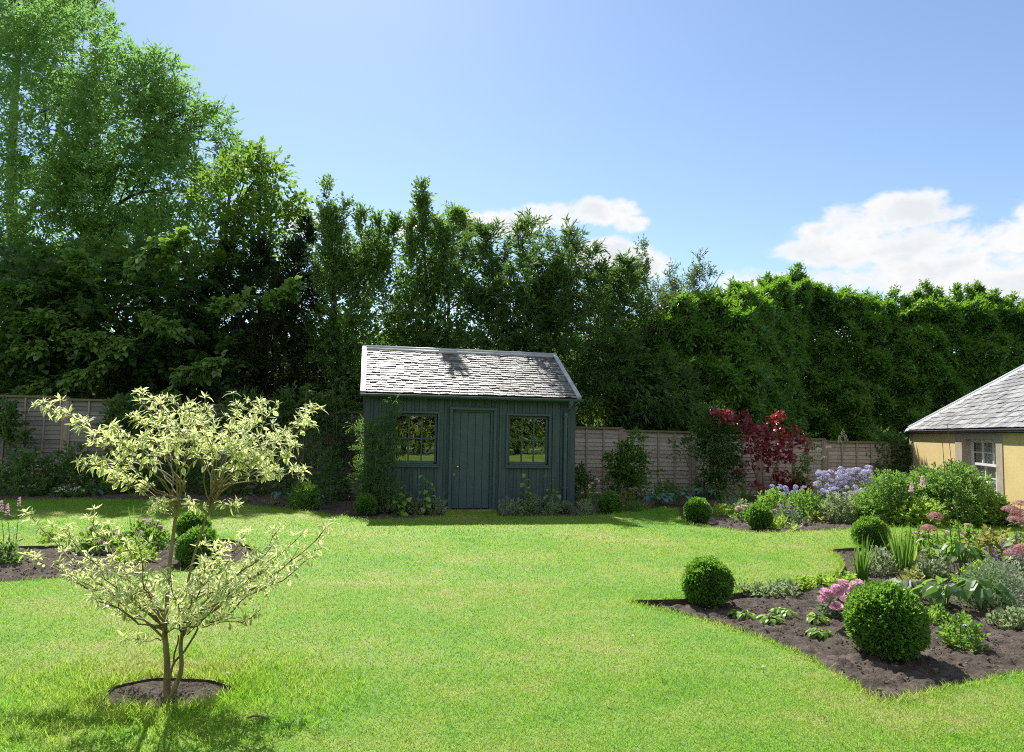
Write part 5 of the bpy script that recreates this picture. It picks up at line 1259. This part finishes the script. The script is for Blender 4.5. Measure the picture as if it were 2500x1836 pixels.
    branch((440,1225), (382,1235), 0, -.1, .004, 3, .05, 0, .7); branch((428,1262), (370,1238), 0, .1, .003, 3, .05, 0, .6); branch((514,1215), (570,1236), 0, -.1, .003, 3, .05, 0, .8); branch((446,1195), (472,1236), 0, -.1, .003, 3, .05, 0, .7)
    P, D = np.array(rp), np.array(rd); m = len(P)
    k = 7; idx = np.repeat(np.arange(m), k); a = np.tile(np.arange(k) * 2.4, m) + rng.uniform(0, 6, m)[idx]
    A = perp(D, rdir(m)); C = np.cross(D, A); sp = np.tile(np.array([.35, .6, .9, 1.0, 1.15, 1.3, 1.5]), m) * rng.uniform(.8, 1.15, m * k)
    d = D[idx] * np.cos(sp)[:, None] + (A[idx] * np.cos(a)[:, None] + C[idx] * np.sin(a)[:, None]) * np.sin(sp)[:, None]
    d = nrm(d + UP * .12 + rng.normal(0, .12, d.shape)); L = np.tile(np.array([.024, .032, .040, .045, .048, .050, .050]), m) * rng.uniform(.7, 1.2, m * k)
    N = nrm(D[idx] + UP * .4 + rng.normal(0, .25, d.shape))
    mb.leaf8(P[idx] + d * .006, d, N, L, L * rng.uniform(.22, .34, m * k), rng.uniform(-.3, 1.0, m * k), .16, (.32, .68), (.5, .36))
    hp = np.array([h[0] for h in hang]); hd_ = nrm(np.array([h[1] for h in hang]) + rng.normal(0, .25, (len(hang), 3))); n = len(hp); L = rng.uniform(.034, .056, n)
    mb.leaf8(hp + hd_ * .008, hd_, rdir(n) + UP * .2, L, L * rng.uniform(.42, .55, n), rng.uniform(0, .4, n), .08, (.34, .7), (.5, .4))
    mb.build('crown', DOG, t, attr='rim'); tw.build('trunk', DOGBARK, t, smooth=True)
dogwood()

# ------------------------------------------------------------------ small things on the lawn
def fallen(name, label, cat, px, py, mat, L, W, curl):
    g_ = gp(px, py, .03); t = thing(name, label, cat, g_, rng.uniform(0, 6))
    MB().leaf8(np.zeros((1, 3)), np.array([[1.0, 0, .1]]), np.array([[0, .2, 1.0]]), L, W, curl, .2).build('leaf', mat, t)
fallen('fallen_leaf', 'curled yellow leaf lying on the mown lawn at the bottom corner', 'leaf', 2338, 1783, TURN, .06, .03, .5)
for k, (px, py) in enumerate([(1610,1655),(905,1622),(760,1560),(1120,1470),(1490,1720),(790,1718),(700,1662),(2010,1745)]):
    g_ = gp(px, py, .022)
    if k == 0:
        wl = thing('fallen_leaf', 'small withered brown leaf lying on the open lawn', 'leaf', g_, 0, 'withered leaves on the lawn')
        MB().leaf8(np.zeros((1, 3)), np.array([[1.0, 0, .1]]), np.array([[0, .2, 1.0]]), .035, .018, .5, .2).build('leaf', DRY, wl)
    else: dup(wl, g_, float(rng.uniform(0, 6)), 'small withered brown leaf lying on the open lawn', None, float(rng.uniform(.7, 1.2)))
g_ = gp(628, 1752, .025); tg = thing('fallen_twig', 'short brown twig lying on the grass beside the dogwood patch', 'twig', g_, .1)
MB().tube([[-.05, 0, 0], [-.01, .01, .006], [.05, -.004, .0]], [.004, .006, .004], 6).build('stick', TWIG, tg)
for i, (px, py, lab) in enumerate([(555,1662,'white clover flower near the dogwood soil patch'),(1545,1567,'white clover flower on the open lawn below the pointed bed'),(1864,1645,'white clover flower beside the big bed curve')]):
    g_ = gp(px, py, .0); t = thing('clover_flower', lab, 'flower', g_, 0, 'clover flowers in the lawn')
    MB().tube([[0, 0, -.01], [0, 0, .04]], .0015, 4).build('stem', STEM, t); f = petals_dome(40, .012, .009).build('flower_head', WHITE, t); f.location = (0, 0, .042)
# ------------------------------------------------------------------ light and sky
SUN_EL, SUN_AZ = R(48), R(-17)      # azimuth from straight ahead, negative = to the side of the dogwood
sd = np.array([math.sin(SUN_AZ) * math.cos(SUN_EL), math.cos(SUN_AZ) * math.cos(SUN_EL), math.sin(SUN_EL)])
L_ = bpy.data.lights.new('sun', 'SUN'); L_.energy = 4.4; L_.angle = R(.53); L_.color = (1.0, .955, .88)
so = bpy.data.objects.new('sun', L_); COL.objects.link(so)
so.rotation_euler = Vector(tuple(-sd)).to_track_quat('-Z', 'Y').to_euler(); so.location = (0, 0, 40)
wd = bpy.data.worlds.new('World'); scene.world = wd; wd.use_nodes = True
nt = wd.node_tree; N = nt.nodes; Lk = nt.links; N.clear()
sky = N.new('ShaderNodeTexSky'); sky.sky_type = 'NISHITA'; sky.sun_disc = False; sky.sun_elevation = SUN_EL; sky.sun_rotation = SUN_AZ
sky.air_density = 1.0; sky.dust_density = .25; sky.ozone_density = 2.2; sky.altitude = 50
tc = N.new('ShaderNodeTexCoord'); sx = N.new('ShaderNodeSeparateXYZ'); Lk.new(tc.outputs['Generated'], sx.inputs[0])
def mth(op, a, b=None, c=None, clamp=False):
    n = N.new('ShaderNodeMath'); n.operation = op; n.use_clamp = clamp
    for i, v in enumerate((a, b, c)):
        if v is None: continue
        if isinstance(v, (int, float)): n.inputs[i].default_value = v
        else: Lk.new(v, n.inputs[i])
    return n.outputs[0]
az = mth('ARCTAN2', sx.outputs[0], sx.outputs[1]); el = mth('ARCSINE', sx.outputs[2])
cb = N.new('ShaderNodeCombineXYZ'); Lk.new(mth('MULTIPLY', az, 1.0), cb.inputs[0]); Lk.new(mth('MULTIPLY', el, 1.5), cb.inputs[1])
def noise(scale, det, rough, off=0.0):
    n = N.new('ShaderNodeTexNoise'); n.inputs['Scale'].default_value = scale; n.inputs['Detail'].default_value = det; n.inputs['Roughness'].default_value = rough; n.inputs['Distortion'].default_value = .25
    mp = N.new('ShaderNodeMapping'); mp.inputs['Location'].default_value = (off, off * .7, off * .3); Lk.new(cb.outputs[0], mp.inputs[0]); Lk.new(mp.outputs[0], n.inputs['Vector']); return n.outputs['Fac']
n1 = noise(9, 9, .58); n2 = noise(34, 6, .6, 3.1)
def azel(px, py): d = nrm(ray(px, py)); return math.atan2(d[0], d[1]), math.asin(d[2])
blobs = [(1225,548,90,34,1),(1330,530,110,38,1),(1450,522,95,38,1),(1535,545,46,22,.9),(1480,622,95,42,1),(1560,650,70,40,1),(1420,640,80,30,.7),
         (740,545,45,42,.9),(1000,560,40,25,.6),
         (2100,560,110,66,1),(2195,515,110,52,1),(2300,525,90,28,.7),(2010,560,80,28,.8),(1940,615,80,30,.8),(2120,610,170,60,1),(2300,600,170,70,.9),(2480,580,120,76,1),(2560,530,140,76,1),(2440,690,190,80,1),(2250,690,160,56,1),(1850,690,110,40,.75),(2020,690,170,40,.9),(2380,640,200,60,1),(2560,680,200,90,1)]
cov = None
for px, py, rx, ry, w in blobs:
    a0, e0 = azel(px, py); a1, _ = azel(px + rx * 1.15, py); _, e1 = azel(px, py - ry)
    u = mth('DIVIDE', mth('SUBTRACT', az, a0), (a1 - a0) * 1.25); v = mth('DIVIDE', mth('SUBTRACT', el, e0), (e1 - e0) * 1.25)
    d2 = mth('ADD', mth('MULTIPLY', u, u), mth('MULTIPLY', v, v)); f = mth('MULTIPLY', mth('SUBTRACT', 1.0, d2, clamp=True), w)
    cov = f if cov is None else mth('MAXIMUM', cov, f)
# unseen broken cloud added behind the photographer to brighten the shaded fronts
fill_cloud = N.new('ShaderNodeMapRange'); fill_cloud.inputs['From Min'].default_value = .10; fill_cloud.inputs['From Max'].default_value = .5; Lk.new(mth('MULTIPLY', sx.outputs[1], -1.0), fill_cloud.inputs['Value'])
cov = mth('MAXIMUM', cov, fill_cloud.outputs[0])
dens = mth('ADD', cov, mth('MULTIPLY', mth('SUBTRACT', n1, .5), 2.4)); dens = mth('ADD', dens, mth('MULTIPLY', mth('SUBTRACT', n2, .5), 1.3))
dens = mth('MULTIPLY', dens, mth('GREATER_THAN', cov, .001))
mask = N.new('ShaderNodeMapRange'); mask.interpolation_type = 'SMOOTHSTEP'; mask.inputs['From Min'].default_value = .16; mask.inputs['From Max'].default_value = .85; Lk.new(dens, mask.inputs['Value'])
core = N.new('ShaderNodeMapRange'); core.interpolation_type = 'SMOOTHSTEP'; core.inputs['From Min'].default_value = .55; core.inputs['From Max'].default_value = 1.5; Lk.new(mth('ADD', dens, mth('MULTIPLY', mth('SUBTRACT', noise(14, 5, .55, 7.7), .5), 1.6)), core.inputs['Value'])
cc = N.new('ShaderNodeMix'); cc.data_type = 'RGBA'; cc.inputs['A'].default_value = (CLOUD, CLOUD * 1.0, CLOUD * 1.0, 1); cc.inputs['B'].default_value = (CLOUD * .82, CLOUD * .86, CLOUD * .90, 1); Lk.new(core.outputs[0], cc.inputs['Factor'])
mx = N.new('ShaderNodeMix'); mx.data_type = 'RGBA'; Lk.new(mask.outputs[0], mx.inputs['Factor']); Lk.new(sky.outputs[0], mx.inputs['A']); Lk.new(cc.outputs['Result'], mx.inputs['B'])
bg = N.new('ShaderNodeBackground'); bg.inputs['Strength'].default_value = .085; Lk.new(mx.outputs['Result'], bg.inputs['Color'])
wo = N.new('ShaderNodeOutputWorld'); Lk.new(bg.outputs[0], wo.inputs['Surface'])
vs = scene.view_settings; vs.view_transform = 'Standard'; vs.look = 'None'; vs.gamma = 1.0; vs.exposure = EXPO; vs.use_curve_mapping = False
scene.render.engine = 'CYCLES'
cy = scene.cycles; cy.max_bounces = 7; cy.diffuse_bounces = 4; cy.glossy_bounces = 3; cy.transmission_bounces = 4; cy.transparent_max_bounces = 8
cy.use_denoising = False; cy.filter_width = 1.1; cy.sample_clamp_indirect = 6.0; cy.caustics_reflective = False; cy.caustics_refractive = False
